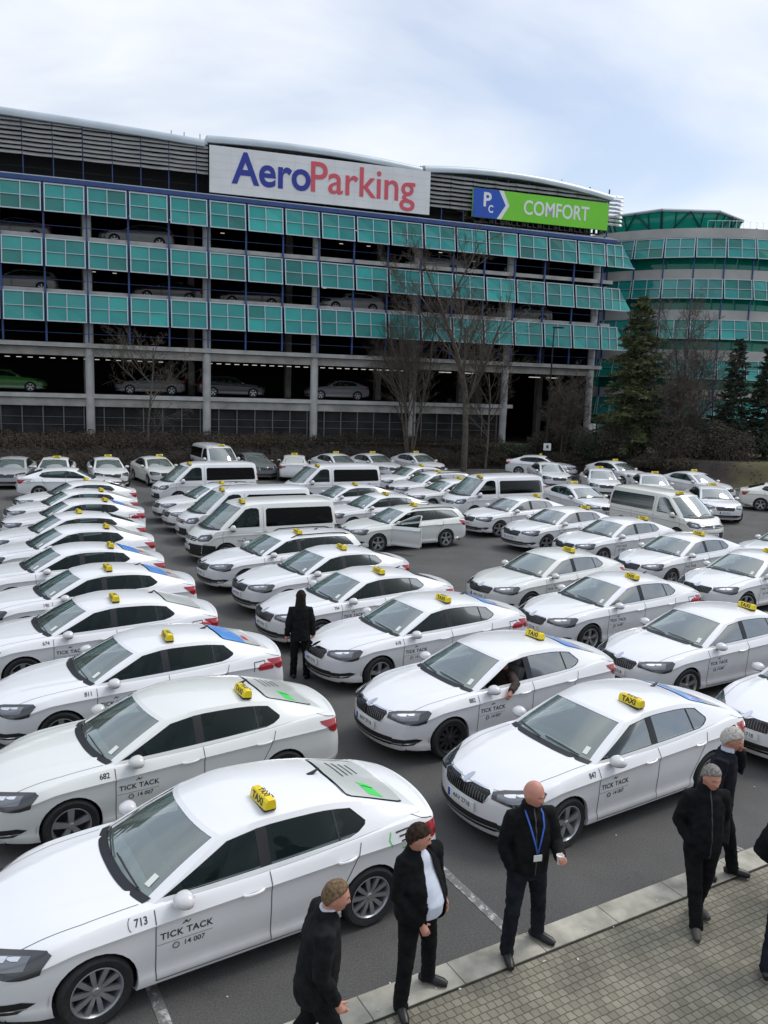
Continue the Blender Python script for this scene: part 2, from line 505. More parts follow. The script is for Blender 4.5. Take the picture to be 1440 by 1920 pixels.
        if P.get('rear'):
            bc, be = P['rear']        # base centre, base edge
            def rear_pt(u, t):
                a = abs(u); sg = 1 if u >= 0 else -1
                e = side_pt(1, t, 1); tc_ = roof_pt(1, 0)
                xc = lerp(bc[0], tc_.x, t) - .02 * 4 * t * (1 - t); zc = lerp(bc[2], tc_.z, t)
                return Vector((xc - (xc - e.x) * a ** 2.6, sg * a * e.y, zc - (zc - e.z) * a ** 2.4))
            grid(lambda i, j: rear_pt(ss[i], j / NT), NS, NT)
        s.side_pt, s.ws_pt, s.roof_pt = side_pt, ws_pt, roof_pt

    def ray(s, o, d):
        h = s.bvh.ray_cast(Vector(o), Vector(d).normalized())
        if h[0] is None: return None, None
        n = h[1]
        if n.dot(Vector(d)) > 0: n = -n
        return h[0], n

    def decal(s, bm, poly, frame, off=.004, mi=0, sub=3):
        """drape a polygon on the skin. frame = (origin, a-axis, b-axis, ray direction); poly in (a, b)"""
        o, a, b, d = [Vector(q) for q in frame]
        t = BM()
        t.faces.new([t.verts.new((p[0], p[1], 0)) for p in poly])
        bmesh.ops.triangulate(t, faces=t.faces[:])
        for _ in range(sub): bmesh.ops.subdivide_edges(t, edges=t.edges[:], cuts=1, use_grid_fill=True)
        s.drape(bm, t, frame, off, mi); t.free()

    def drape(s, bm, t, frame, off=.004, mi=0, scale=1.0):
        o, a, b, d = [Vector(q) for q in frame]
        vm = {}
        for v in t.verts:
            p = o + a * v.co.x * scale + b * v.co.y * scale
            h, n = s.ray(p - d * 3, d)
            if h is None: vm[v] = None; continue
            vm[v] = bm.verts.new(h + n * (off + v.co.z))
        for f in t.faces:
            vl = [vm[v] for v in f.verts]
            if None in vl: continue
            try: g = bm.faces.new(vl)
            except ValueError: continue
            g.material_index = mi if mi is not None else f.material_index

    def ribbon(s, bm, pts, frame, w=.006, off=.0015, mi=0, n=26):
        """thin strip following a polyline draped on the skin"""
        o, a, b, d = [Vector(q) for q in frame]
        fine = []
        for p, q in zip(pts, pts[1:]):
            for k in range(n): fine.append((lerp(p[0], q[0], k/n), lerp(p[1], q[1], k/n)))
        fine.append(pts[-1])
        H = []
        for p in fine:
            h, nn = s.ray(o + a * p[0] + b * p[1] - d * 3, d)
            if h is None: continue
            H.append((h, nn))
        prev = None
        for i, (h, nn) in enumerate(H):
            dd = H[min(i+1, len(H)-1)][0] - H[max(i-1, 0)][0]
            c = dd.cross(nn)
            if c.length < 1e-9: continue
            c.normalize()
            e = (bm.verts.new(h + nn * off + c * w / 2), bm.verts.new(h + nn * off - c * w / 2))
            if prev and (h - ph).length < .25:
                f = bm.faces.new((prev[0], prev[1], e[1], e[0])); f.material_index = mi
            prev = e; ph = h

FL = lambda sg: ((0, 0, 0), (1, 0, 0), (0, 0, 1), (0, -sg, 0))            # looking at the side sg: a = x, b = z
FT = ((0, 0, 0), (1, 0, 0), (0, 1, 0), (0, 0, -1))                         # from above: a = x, b = y
FF = ((0, 0, 0), (0, 1, 0), (0, 0, 1), (-1, 0, 0))                         # front: a = y, b = z
FRr = ((0, 0, 0), (0, 1, 0), (0, 0, 1), (1, 0, 0))                         # rear
def FD(sg, ang, rear=False):
    """diagonal view of a corner; b = z, a = sideways"""
    c, s_ = math.cos(ang), math.sin(ang)
    dx_ = c if rear else -c
    return ((0, 0, 0), (-s_ if not rear else s_, sg * c, 0), (0, 0, 1), (dx_, -sg * s_, 0))
def todiag(fr, pts):
    a = Vector(fr[1]); return [(Vector(p).dot(a), p[2]) for p in pts]

SEDAN = dict(XF=2.43, XR=-2.46, HW=.932, kf=.40, kx=1.35, kr=.17, kxr=1.7, lean_f=.10, leanz=.62, lean_r=.05, sh=.915, hp=2.2,
    W=Crv([(-2.46, .80), (-2.42, .845), (-2.3, .885), (-1.9, .915), (-1.4, .93), (-.6, .932), (.3, .93), (.9, .928), (1.4, .93), (1.8, .918), (2.1, .89), (2.3, .85), (2.40, .80), (2.43, .765)]),
    ZS=Crv([(-2.46, .99), (-2.2, 1.035), (-1.9, 1.05), (-1.4, 1.03), (-.5, .985), (.4, .96), (.95, .95), (1.4, .92), (1.8, .87), (2.15, .795), (2.35, .745), (2.43, .715)]),
    ZC=Crv([(-2.43, .88), (-1.4, .885), (-.2, .86), (.9, .825), (1.6, .80), (2.1, .735), (2.43, .66)]),
    ZB=Crv([(-2.43, .30), (-2.1, .26), (-1.6, .20), (1.6, .185), (2.1, .19), (2.43, .22)]),
    ZH=Crv([(.6, 1.02), (1.05, 1.0), (1.4, .975), (1.8, .93), (2.15, .865), (2.34, .815), (2.43, .77)]),
    ZD=Crv([(-2.43, 1.055), (-2.36, 1.085), (-2.2, 1.095), (-1.9, 1.10), (-1.6, 1.1)]),
    hood_x=.80, deck_x=-1.98,
    ws=((1.06, 0, 1.005), (.30, 0, 1.41), (.88, .80, .965), (.16, .615, 1.345)),
    tail_b=-2.13, tail_t=-2.13, tail_c=-2.12,
    GB_Y=Crv([(-2.13, .73), (-1.7, .80), (-1.2, .838), (-.5, .852), (.4, .838), (.88, .80)]),
    GB_Z=Crv([(-2.13, 1.05), (-1.6, 1.045), (-.5, .99), (.4, .965), (.88, .958)]),
    CT_Y=Crv([(-2.13, .655), (-1.6, .60), (-1.2, .595), (-.8, .615), (-.3, .632), (.16, .615)]),
    CT_Z=Crv([(-2.13, 1.08), (-1.85, 1.165), (-1.55, 1.255), (-1.22, 1.335), (-.8, 1.388), (-.3, 1.405), (.16, 1.345)]),
    RC_Z=Crv([(-2.12, 1.098), (-1.88, 1.185), (-1.58, 1.295), (-1.28, 1.388), (-.9, 1.441), (-.35, 1.468), (0, 1.453), (.3, 1.41)]))
ESTATE = dict(SEDAN)
ESTATE.update(deck_x=-2.30, tail_b=-2.30, tail_t=-2.10, tail_c=-2.12,
    ZD=Crv([(-2.43, 1.02), (-2.3, 1.05), (-2.2, 1.05)]),
    GB_Y=Crv([(-2.30, .76), (-1.9, .815), (-1.2, .845), (-.5, .852), (.4, .838), (.88, .80)]),
    GB_Z=Crv([(-2.30, 1.05), (-1.6, 1.04), (-.5, .99), (.4, .965), (.88, .958)]),
    CT_Y=Crv([(-2.12, .585), (-1.2, .61), (-.3, .632), (.16, .615)]),
    CT_Z=Crv([(-2.12, 1.335), (-1.7, 1.385), (-1.2, 1.41), (-.3, 1.412), (.16, 1.345)]),
    RC_Z=Crv([(-2.12, 1.40), (-1.6, 1.452), (-1.0, 1.475), (-.35, 1.475), (0, 1.455), (.3, 1.41)]),
    rear=((-2.36, 0, 1.06), (-2.30, .76, 1.05)))
VAN = dict(XF=2.45, XR=-2.45, HW=.955, kf=.34, kx=1.7, kr=.10, kxr=2.1, lean_f=.10, leanz=.62, lean_r=.03, sh=.985, hp=2.6, ridge=.006,
    W=Crv([(-2.45, .88), (-2.40, .925), (-2.2, .945), (0, .955), (1.4, .955), (1.9, .94), (2.2, .91), (2.38, .86), (2.45, .82)]),
    ZS=Crv([(-2.45, 1.10), (1.4, 1.10), (1.75, 1.08), (2.0, 1.0), (2.25, .90), (2.40, .82), (2.45, .79)]),
    ZC=Crv([(-2.45, .93), (1.4, .93), (1.9, .88), (2.45, .70)]),
    ZB=Crv([(-2.45, .32), (-1.6, .26), (1.6, .24), (2.45, .24)]),
    ZH=Crv([(1.2, 1.16), (1.7, 1.14), (1.95, 1.11), (2.2, 1.02), (2.36, .93), (2.45, .86)]),
    ZD=Crv([(-2.45, 1.10), (-2.3, 1.11)]), hood_x=1.42, deck_x=-2.40,
    ws=((1.98, 0, 1.13), (1.05, 0, 1.875), (1.58, .90, 1.10), (.80, .735, 1.81)),
    tail_b=-2.42, tail_t=-2.33, tail_c=-2.34, bulge=.03, rp=3.2,
    GB_Y=Crv([(-2.42, .885), (-2.2, .925), (1.2, .935), (1.58, .90)]),
    GB_Z=Crv([(-2.42, 1.10), (1.58, 1.09)]),
    CT_Y=Crv([(-2.34, .72), (-2.2, .76), (0, .775), (.80, .735)]),
    CT_Z=Crv([(-2.34, 1.84), (-2, 1.865), (0, 1.875), (.5, 1.86), (.80, 1.81)]),
    RC_Z=Crv([(-2.34, 1.91), (-2.0, 1.945), (-1, 1.965), (.3, 1.955), (.8, 1.92), (1.05, 1.875)]),
    rear=((-2.46, 0, 1.10), (-2.42, .885, 1.10)))

def circ(cx, cz, r, n=28): return [(cx + r * math.cos(2*PI*k/n), cz + r * math.sin(2*PI*k/n)) for k in range(n)]

class Kind:
    """the parts of one kind of vehicle, stamped out with shared meshes"""
    def __init__(s): s.parts = []
    def add(s, name, bm, mats, parent=None, loc=(0, 0, 0), rot=(0, 0, 0), flag='', smooth=True, angle=38):
        me = bm if isinstance(bm, bpy.types.Mesh) else to_mesh(name, bm, mats if isinstance(mats, (list, tuple)) else [mats], smooth, angle)
        s.parts.append(dict(name=name, me=me, parent=parent, loc=loc, rot=rot, flag=flag)); return len(s.parts) - 1
    def stamp(s, name, label, cat, loc, yaw, group=None, pm=None, flags=(), hide=(), tweak=None):
        root = thing(name, label, cat, loc, yaw, group)
        objs = {}
        for i, p in enumerate(s.parts):
            fl = p['flag']
            if fl.startswith('?') and fl[1:] not in flags: continue
            if fl.startswith('!') and fl[1:] in hide: continue
            if p['parent'] is not None and p['parent'] not in objs: continue
            o = new_obj(p['name'], p['me'], root if p['parent'] is None else objs[p['parent']], p['loc'], p['rot'])
            if pm is not None and p['me'].materials and p['me'].materials[0] == MT['white']:
                o.material_slots[0].link = 'OBJECT'; o.material_slots[0].material = pm
            objs[i] = o
        if tweak: tweak(root, objs, s)
        return root

# wheels -----------------------------------------------------------------
def tyre_bm(r=.333, w=.225):
    bm = BM()
    rr = r - .105
    lathe(bm, [(rr, -.085), (rr + .02, -.10), (r - .03, -w/2), (r - .008, -w/2 + .018), (r, -w/2 + .045), (r, w/2 - .045), (r - .008, w/2 - .018), (r - .03, w/2), (rr + .02, .10), (rr, .085)], 36, 'y')
    return bm
def rim_bm(kind, r=.232):
    """outer face towards +y; hub at the origin"""
    bm = BM()
    lathe(bm, [(r, .09), (r + .004, .098), (r - .008, .10), (r - .016, .088), (r - .03, .04), (r - .03, -.09)], 36, 'y', 0)
    lathe(bm, [(r - .03, -.02), (.001, -.02)], 24, 'y', 1)
    lathe(bm, [(.001, .082), (.03, .082), (.034, .075), (.05, .07), (.058, .05), (.058, -.02)], 20, 'y', 0)
    def spoke(a0, a1, w0, w1, y0=.072, y1=.088):
        pts = []
        for rad, a, w_, y in ((.045, a0, w0, y0), (.12, lerp(a0, a1, .5), lerp(w0, w1, .45), lerp(y0, y1, .7)), (r - .014, a1, w1, y1)):
            u = Vector((math.cos(a), 0, math.sin(a))); t = Vector((-math.sin(a), 0, math.cos(a)))
            pts.append((u * rad + Vector((0, y, 0)), t * w_))
        for (p, t), (q, t2) in zip(pts, pts[1:]):
            d = Vector((0, -.032, 0))
            v = [bm.verts.new(c_) for c_ in (p - t, p + t, q + t2, q - t2, p - t + d, p + t + d, q + t2 + d, q - t2 + d)]
            for ix in ((0, 1, 2, 3), (0, 4, 5, 1), (1, 5, 6, 2), (3, 2, 6, 7), (0, 3, 7, 4)): bm.faces.new([v[k] for k in ix])
    if kind == 'multi':
        for k in range(10):
            a = 2*PI*k/10
            spoke(a, a + .10, .013, .016); spoke(a + .24, a + .20, .010, .011)
    elif kind == 'five':
        for k in range(5):
            a = 2*PI*k/5 + .3
            spoke(a, a, .030, .042)
    else:
        for k in range(10):
            a = 2*PI*k/10
            spoke(a, a, .024, .028, .06, .05)
    bmesh.ops.recalc_face_normals(bm, faces=bm.faces[:])
    return bm
TYRE = to_mesh('tyre', tyre_bm(), [MT['rubber']])
RIMS = {'multi': to_mesh('rim', rim_bm('multi'), [MT['alloy'], MT['steel']], angle=30), 'five': to_mesh('rim', rim_bm('five'), [MT['alloy'], MT['steel']], angle=30),
        'dark': to_mesh('rim', rim_bm('five'), [MT['alloyd'], MT['steel']], angle=30), 'steel': to_mesh('rim', rim_bm('steel'), [MT['steel'], MT['black']], angle=30)}
def hub_bm():
    bm = BM(); lathe(bm, [(.001, -.09), (.13, -.09), (.13, -.03), (.001, -.03)], 20, 'y'); return bm
HUB = to_mesh('wheel', hub_bm(), [MT['steel']])

def sign_bm(lit=False):
    """yellow roof sign with TAXI on both faces, feet on the roof"""
    bm = BM()
    L, H, D = .37, .118, .14
    prof = [(-D/2, .02), (D/2, .02), (D/2 - .012, H - .02), (D/2 - .035, H + .004), (-D/2 + .035, H + .004), (-D/2 + .012, H - .02)]
    n = len(prof)
    st = []
    for y, sc in ((-L/2, .86), (-L/2 + .02, 1), (L/2 - .02, 1), (L/2, .86)):
        st.append([bm.verts.new((p[0] * sc, y, .02 + (p[1] - .02) * (sc * .5 + .5))) for p in prof])
    for a, b in zip(st, st[1:]):
        for k in range(n): bm.faces.new((a[k], b[k], b[(k+1) % n], a[(k+1) % n]))
    bm.faces.new(st[0][::-1]); bm.faces.new(st[-1])
    box(bm, (0, 0, .008), (.13, L * .9, .03), mi=1)
    for sg in (1, -1):
        t = text_bm('TAXI', .108, bold=.003)
        nrm = Vector((sg * .985, 0, .15))
        add_bm(bm, t, lambda c: Vector((sg * (D/2 + .002) - sg * (c.y + .045) * .14, sg * c.x, .073 + c.y)), mi=2)
        t.free()
        # check strip along the top edge
    t = text_bm('TAXI', .085, bold=.002)
    add_bm(bm, t, lambda c: Vector((-c.y, c.x, H + .0065)), mi=2); t.free()
    return bm
SIGN = to_mesh('taxi_sign', sign_bm(), [MT['yellow'], MT['black'], MT['ink']], angle=25)

def mirror_bm(sg):
    bm = BM()
    bmesh.ops.create_uvsphere(bm, u_segments=18, v_segments=12, radius=1)
    for v in bm.verts:
        x, y, z = v.co
        x = x * .125 if x > 0 else x * .075
        v.co = (x - .035 * y * 0, y * .118 * sg, z * (.080 if z > 0 else .07))
    for f in bm.faces:
        c = f.calc_center_median()
        f.material_index = 1 if (c.z < -.030 or c.x < -.060) else 0
    tube(bm, [(.0, -sg * .16, -.075), (0, -sg * .03, -.045)], [.022, .03], 8, 1)
    return bm

def build_car(kind):
    P = {'sedan': SEDAN, 'estate': ESTATE, 'van': VAN}[kind]
    van = kind == 'van'; est = kind == 'estate'
    B = Body(P); bm = B.bm
    K = Kind()
    white = MT['white']
    wx = (1.47, -1.53) if van else (1.42, -1.42)
    wy = .835 if van else .80
    sides = {}
    for f in bm.faces: f.material_index = 0
    win = {}
    doors = {}
    # wheel arches
    for sg in (1, -1):
        for x in wx:
            fs = [f for f in bm.faces if f.calc_center_median().y * sg > .45]
            ins = cut_poly(bm, fs, circ(x, .335, .372 if not van else .385), 'y')
            rim_e = set()
            bmesh.ops.delete(bm, geom=ins, context='FACES')
    bm.verts.ensure_lookup_table()
    # arch lips: pull the rim inwards
    be = [e for e in bm.edges if e.is_boundary and any(abs((Vector((e.verts[0].co.x, e.verts[0].co.z)) - Vector((x, .335))).length - (.372 if not van else .385)) < .006 for x in wx) and abs(e.verts[0].co.y) > .5]
    r = bmesh.ops.extrude_edge_only(bm, edges=be)
    nv = [g for g in r['geom'] if isinstance(g, bmesh.types.BMVert)]
    for v in nv: v.co.y -= math.copysign(.05, v.co.y)
    # side windows
    def side_faces(sg, upper): 
        return [f for f in bm.faces if f.calc_center_median().y * sg > .5 and abs(f.normal.y) > .25]
    if van:
        fw = [(1.42, 1.17), (1.36, 1.165), (.36, 1.165), (.36, 1.70), (.43, 1.755), (.62, 1.765), (.80, 1.72)]
        sw = [(.14, 1.18), (.10, 1.155), (-2.22, 1.155), (-2.27, 1.20), (-2.22, 1.66), (-2.14, 1.715), (.06, 1.74), (.13, 1.68)]
        polys = [('front', fw, 'glass'), ('rear', sw, 'vanglass')]
        dpol = {'front': [(1.52, .34), (1.60, .95), (1.55, 1.06), (.24, 1.06), (.24, .34)], 'slide': [(.20, .34), (.20, 1.06), (-.98, 1.06), (-.98, .34)]}
    else:
        tops = lambda x0, x1, n=9: [(lerp(x0, x1, k/n), P['CT_Z'](lerp(x0, x1, k/n)) - .042) for k in range(n+1)]
        if est: dlo = [(.80, .992), (-1.98, 1.085), (-2.02, 1.10), (-1.94, 1.20)] + tops(-1.80, .12)[0:]
        else: dlo = [(.80, .992), (-1.18, 1.05), (-1.30, 1.075), (-1.40, 1.115), (-1.42, 1.145)] + [(x, z - .008) for x, z in tops(-1.28, .12)]
        fw = None
        polys = [('front', None, 'glass'), ('rear', None, 'glass'), ('quarter', None, 'glass')]
        dpol = {'front': [(.89, .255), (.89, .93), (-.25, .965), (-.25, .255)], 'rear': [(-.265, .255), (-.265, .965), (-1.28, 1.0), (-1.20, .78), (-1.015, .45), (-.95, .255)]}
    for sg in (1, -1):
        if van:
            for nm, pl, g in polys:
                fs = cut_poly(bm, side_faces(sg, 1), pl, 'y')
                win[(nm, sg)] = extract(bm, fs, Vector((0, -sg * .006, 0)))
        else:
            fs = cut_poly(bm, side_faces(sg, 1), dlo, 'y')
            for f in fs: f.material_index = 1
            fwp = [(.775, 1.0), (-.155, 1.0 if not est else 1.01), (-.155, 1.345), (.05, 1.325), (.14, 1.29)] if False else None
            def inner(poly, x0, x1):
                # clip the opening between two pillars
                out = []
                pts = poly
                def clip(pts, x, keep_gt):
                    o_ = []
                    for i in range(len(pts)):
                        a, b = pts[i], pts[(i+1) % len(pts)]
                        ia, ib = (a[0] > x) == keep_gt, (b[0] > x) == keep_gt
                        if ia: o_.append(a)
                        if ia != ib:
                            t = (x - a[0]) / (b[0] - a[0]); o_.append((x, lerp(a[1], b[1], t)))
                    return o_
                return clip(clip(pts, x0, True), x1, False)
            cx, cz = -.3, 1.18
            shr = [(cx + (p[0] - cx) * .985, cz + (p[1] - cz) * .955) for p in dlo]
            segs = [('front', -.17, 9), ('rear', -1.05, -.29), ('quarter', -9, -1.075)]
            for nm, a, b in segs:
                pl = inner(shr, a, b)
                ff = [f for f in bm.faces if f.material_index == 1 and f.calc_center_median().y * sg > 0]
                ins = cut_poly(bm, ff, pl, 'y')
                win[(nm, sg)] = extract(bm, ins, Vector((0, -sg * .006, 0)))
        for nm, pl in dpol.items():
            fs = [f for f in bm.faces if f.calc_center_median().y * sg > .6 and f.calc_center_median().z < 1.2]
            ins = cut_poly(bm, fs, pl, 'y')
            doors[(nm, sg)] = extract(bm, ins)
    # windscreen
    def wsp(f): return f.calc_center_median().x
    fb, ft, eb, et = P['ws']
    t0, t1 = .035, .93
    ub, ut = (.885, .92) if not van else (.90, .93)
    wpoly = []
    for k in range(-6, 7):
        p = B.ws_pt(k / 6 * ub, t0); wpoly.append((p.y, p.z))
    for k in range(6, -7, -1):
        p = B.ws_pt(k / 6 * ut, t1); wpoly.append((p.y, p.z))
    # hull of the outline so that the cut stays convex
    def hull(pts):
        pts = sorted(set((round(a, 4), round(b, 4)) for a, b in pts))
        def half(ps):
            h = []
            for p in ps:
                while len(h) > 1 and (h[-1][0]-h[-2][0])*(p[1]-h[-2][1]) - (h[-1][1]-h[-2][1])*(p[0]-h[-2][0]) <= 0: h.pop()
                h.append(p)
            return h
        a, b = half(pts), half(pts[::-1]); return a[:-1] + b[:-1]
    fs = [f for f in bm.faces if f.calc_center_median().x > et[0] + .0 and f.calc_center_median().z > fb[2] - .03 and f.normal.length > 0 and abs(f.normal.x) > .2 and f.calc_center_median().x < fb[0] + .02 and abs(f.normal.y) < .75]
    ins = cut_poly(bm, fs, hull(wpoly), 'x')
    win[('wind', 0)] = extract(bm, ins, Vector((-.004, 0, -.004)))
    # rear window
    if kind == 'sedan':
        rp = [(-1.29, .44), (-1.32, .505), (-1.38, .525), (-1.94, .585), (-2.00, .56), (-2.035, .35)]
        rp = rp + [(-2.045, 0)] + [(x, -y) for x, y in rp[::-1]] + [(-1.26, 0)]
        fs = [f for f in bm.faces if f.calc_center_median().z > 1.05 and f.normal.length and abs(f.normal.z) > .3 and f.calc_center_median().x < -1.0]
        ins = cut_poly(bm, fs, hull(rp), 'z')
        win[('back', 0)] = extract(bm, ins, Vector((.003, 0, -.004)))
    else:
        zt = 1.33 if est else 1.72; zb_ = 1.10 if est else 1.2
        yb = .66 if est else .78; yt = .53 if est else .68
        rp = [(-yb + .04, zb_), (yb - .04, zb_), (yb, zb_ + .04), (yt, zt - .04), (yt - .05, zt), (-yt + .05, zt), (-yt, zt - .04), (-yb, zb_ + .04)]
        fs = [f for f in bm.faces if f.calc_center_median().x < -1.9 and f.calc_center_median().z > 1.0 and abs(f.normal.x) > .3]
        ins = cut_poly(bm, fs, rp, 'x')
        win[('back', 0)] = extract(bm, ins, Vector((.004, 0, 0)))
    # floor pan and wheel housings
    box(bm, (0, 0, .25), (4.3, 1.50, .06), mi=1)
    for x in wx:
        for sg in (1, -1):
            n = 20; r_ = .40
            prev = None
            for k in range(n + 1):
                a = lerp(-.2, PI + .2, k/n)
                q = [bm.verts.new((x + r_ * math.cos(a), sg * yy, .335 + r_ * math.sin(a))) for yy in (.60, .86)]
                if prev:
                    f = bm.faces.new((prev[0], q[0], q[1], prev[1])); f.material_index = 1
                prev = q
            ring = [bm.verts.new((x + r_ * math.cos(a), sg * .60, .335 + r_ * math.sin(a))) for a in [lerp(-.2, PI + .2, k/n) for k in range(n+1)]]
            f = bm.faces.new(ring); f.material_index = 1
    # panel gaps
    for sg in (1, -1):
        fr = FL(sg)
        if van:
            lines = [[(1.52, .34), (1.60, .95), (1.55, 1.07)], [(.22, .34), (.22, 1.77)], [(-1.0, .34), (-1.0, 1.07)], [(.22, 1.0), (-2.3, 1.0)]]
        else:
            lines = [[(.89, .255), (.89, .94)], [(-.257, .255), (-.257, .972)], [(-1.29, .99), (-1.20, .78), (-1.015, .45), (-.95, .255)], [(.89, .255), (-.95, .255)]]
            if not est: lines.append([(-2.0, 1.06), (-2.26, .985)])
        for ln in lines: B.ribbon(bm, ln, fr, .009, .004, 2)
    hood = [(1.0, .74), (1.5, .73), (2.0, .66), (2.2, .60)] if not van else [(1.72, .82), (2.0, .78), (2.2, .70)]
    for sg in (1, -1): B.ribbon(bm, [(x, y * sg) for x, y in hood], FT, .007, .002, 2)
    if not van: B.ribbon(bm, [(.585, -.72), (.585, .72)] if False else [(-.62, .79), (.62, .79)], FF, .006, .002, 2)
    # chrome line under the side windows, door sill shading strip
    for f in bm.faces:
        pass
    bm.normal_update()
    body = K.add('body', bm, [white, MT['trim'], MT['seam'], MT['chrome']], angle=32)
    # doors with windows and handles
    for (nm, sg), dbm in doors.items():
        hx = max(v.co.x for v in dbm.verts)
        for v in dbm.verts: v.co.x -= hx; v.co.y -= sg * .88
        d = K.add('door', dbm, [white, MT['trim']], loc=(hx, sg * .88, 0), angle=32, flag='')
        K.parts[d]['id'] = ('door', nm, sg)
        wk = (nm, sg) if (nm, sg) in win else None
        if wk:
            wb = win.pop(wk)
            for v in wb.verts: v.co.x -= hx; v.co.y -= sg * .88
            K.parts[K.add('window', wb, [MT['glass']], parent=d)]['id'] = ('window', nm, sg)
        hb = BM()
        xh = {'front': -.06, 'rear': -1.10, 'slide': .06}[nm] if not van else {'front': .40, 'slide': .02}[nm]
        zh = (.845 if nm == 'front' else .872) if not van else .99
        L = .105
        pts = []
        for k in range(9):
            t = k / 8; h, n_ = B.ray((xh - L + 2*L*t, sg * 3, zh + .012 * (1 - t)), (0, -sg, 0))
            if h is None: h = Vector((xh, sg * .93, zh))
            pts.append(h + Vector((-hx, -sg * .88 + sg * (.006 + .026 * math.sin(PI * t) ** .5), 0)))
        tube(hb, pts, .014, 8, flat=1.1)
        K.add('handle', hb, [white], parent=d, flag='!small')
    for (nm, sg), wb in win.items():
        if nm == 'wind': K.add('windscreen', wb, [MT['windscreen']])
        elif nm == 'back': K.parts[K.add('rear_window', wb, [MT['glass'] if not van else MT['vanglass']])]['id'] = ('back',)
        else: K.add('window', wb, [MT['vanglass'] if van else MT['glass']])
    # cowl and wipers
    cb = BM()
    prev = None
    for k in range(-14, 15):
        u = k / 14 * .93
        p = B.ws_pt(u, .045); q = B.ws_pt(u, -.03)
        h = Vector((q.x + .035, q.y, q.z + (.012 if not van else .02)))
        e = (cb.verts.new(p + Vector((.006, 0, .004))), cb.verts.new(h))
        if prev: cb.faces.new((prev[0], prev[1], e[1], e[0]))
        prev = e
    for y0, y1 in ((.58, -.02), (-.08, -.60)):
        a = B.ws_pt(y0 / .8, .05) + Vector((.015, 0, .02)); b = B.ws_pt(y1 / .8, .10) + Vector((.012, 0, .016))
        tube(cb, [a, (a + b) / 2 + Vector((.01, 0, .01)), b], .009, 6)
    K.add('wiper_cowl', cb, [MT['black']], flag='!small')
    # lights
    if van:
        hl = [(2.32, .55, .80), (2.24, .62, .93), (1.95, .90, .99), (1.92, .93, .90), (2.06, .90, .78), (2.26, .66, .755)]
        hin = [(2.28, .62, .82), (2.20, .68, .90), (2.05, .85, .93), (2.08, .86, .83), (2.2, .72, .79)]
        tl = [(-2.44, .84, .95), (-2.44, .92, .95), (-2.38, .93, 1.45), (-2.40, .83, 1.45)]
        angh = 40
    else:
        hl = [(2.27, .42, .775), (2.18, .52, .80), (1.86, .86, .835), (1.83, .90, .81), (1.93, .90, .665), (2.02, .86, .645), (2.20, .62, .675), (2.30, .44, .705)]
        hin = [(2.24, .48, .762), (2.10, .62, .785), (1.96, .80, .80), (2.0, .82, .72), (2.16, .64, .705), (2.26, .50, .725)]
        tl = [(-2.42, .55, .93), (-2.30, .80, .965), (-2.03, .90, .985), (-2.05, .91, .945), (-2.22, .90, .80), (-2.28, .87, .775), (-2.38, .76, .80), (-2.40, .70, .86), (-2.42, .55, .87)]
        if est: tl = [(-2.40, .50, .92), (-2.2, .80, .96), (-2.02, .90, .985), (-2.04, .91, .93), (-2.18, .89, .80), (-2.26, .84, .78), (-2.38, .55, .84)]
        angh = 38
    for sg in (1, -1):
        fr = FD(sg, R(angh))
        hb = BM(); B.decal(hb, todiag(fr, [(x, y * sg, z) for x, y, z in hl]), fr, .006, 0, 3)
        h = K.add('headlight', hb, [MT['lamp_dark']], angle=60)
        lb = BM(); B.decal(lb, todiag(fr, [(x, y * sg, z) for x, y, z in hin]), fr, .010, 0, 3)
        cen = tuple(sum(p[i] for p in hin) / len(hin) for i in range(3))
        for f0, k_ in ((.30, .34), (.78, .26)):
            a_, b_ = hin[0], hin[len(hin) // 2]
            m0 = tuple(lerp(lerp(hin[0][i], hin[2][i], f0), cen[i], .35) for i in range(3))
            q_ = [tuple(m0[i] + (p[i] - cen[i]) * k_ for i in range(3)) for p in hin]
            B.decal(lb, todiag(fr, [(x, y * sg, z) for x, y, z in q_]), fr, .014, 1, 2)
        K.add('lens', lb, [MT['lamp_clear'], MT['chrome']], parent=h, angle=60)
        if van:
            fr2 = FD(sg, R(60), True)
        else: fr2 = FD(sg, R(42), True)
        tb = BM(); B.decal(tb, todiag(fr2, [(x, y * sg, z) for x, y, z in tl]), fr2, .006, 0, 3)
        K.add('taillight', tb, [MT['red']], angle=60)
    # grille, intake, plates
    gb = BM()
    if van:
        B.decal(gb, [(-.56, .80), (-.50, .87), (.50, .87), (.56, .80), (.50, .74), (-.50, .74)], FF, .006, 0)
        for z in (.775, .835): B.decal(gb, [(-.54, z), (.54, z), (.54, z + .012), (-.54, z + .012)], FF, .012, 1)
        gi = K.add('grille', gb, [MT['trim'], MT['chrome']])
        eb_ = BM(); B.drape(eb_, _disc(.055), ((0, 0, .81), (0, 1, 0), (0, 0, 1), (-1, 0, 0)), .016); K.add('emblem', eb_, [MT['chrome']], parent=gi, flag='!small')
        ib = BM(); B.decal(ib, [(-.70, .40), (-.66, .58), (.66, .58), (.70, .40), (.62, .33), (-.62, .33)], FF, .006, 0)
        K.add('air_intake', ib, [MT['black']])
        for sg in (1, -1):
            bb = BM()
            fr = FD(sg, R(38))
            B.decal(bb, todiag(fr, [(2.40, .10 * sg, .30), (2.40, .10 * sg, .64), (2.1, .80 * sg, .66), (1.86, .95 * sg, .62), (1.86, .95 * sg, .30)]), fr, .005, 0, 4)
            K.add('bumper_cover', bb, [MT['black']], flag='?darkbumper')
        pz = .50
    else:
        outer = [(-.46, .765), (-.41, .792), (-.13, .80), (-.06, .775), (0, .755), (.06, .775), (.13, .80), (.41, .792), (.46, .765), (.41, .655), (.36, .61), (-.36, .61), (-.41, .655)]
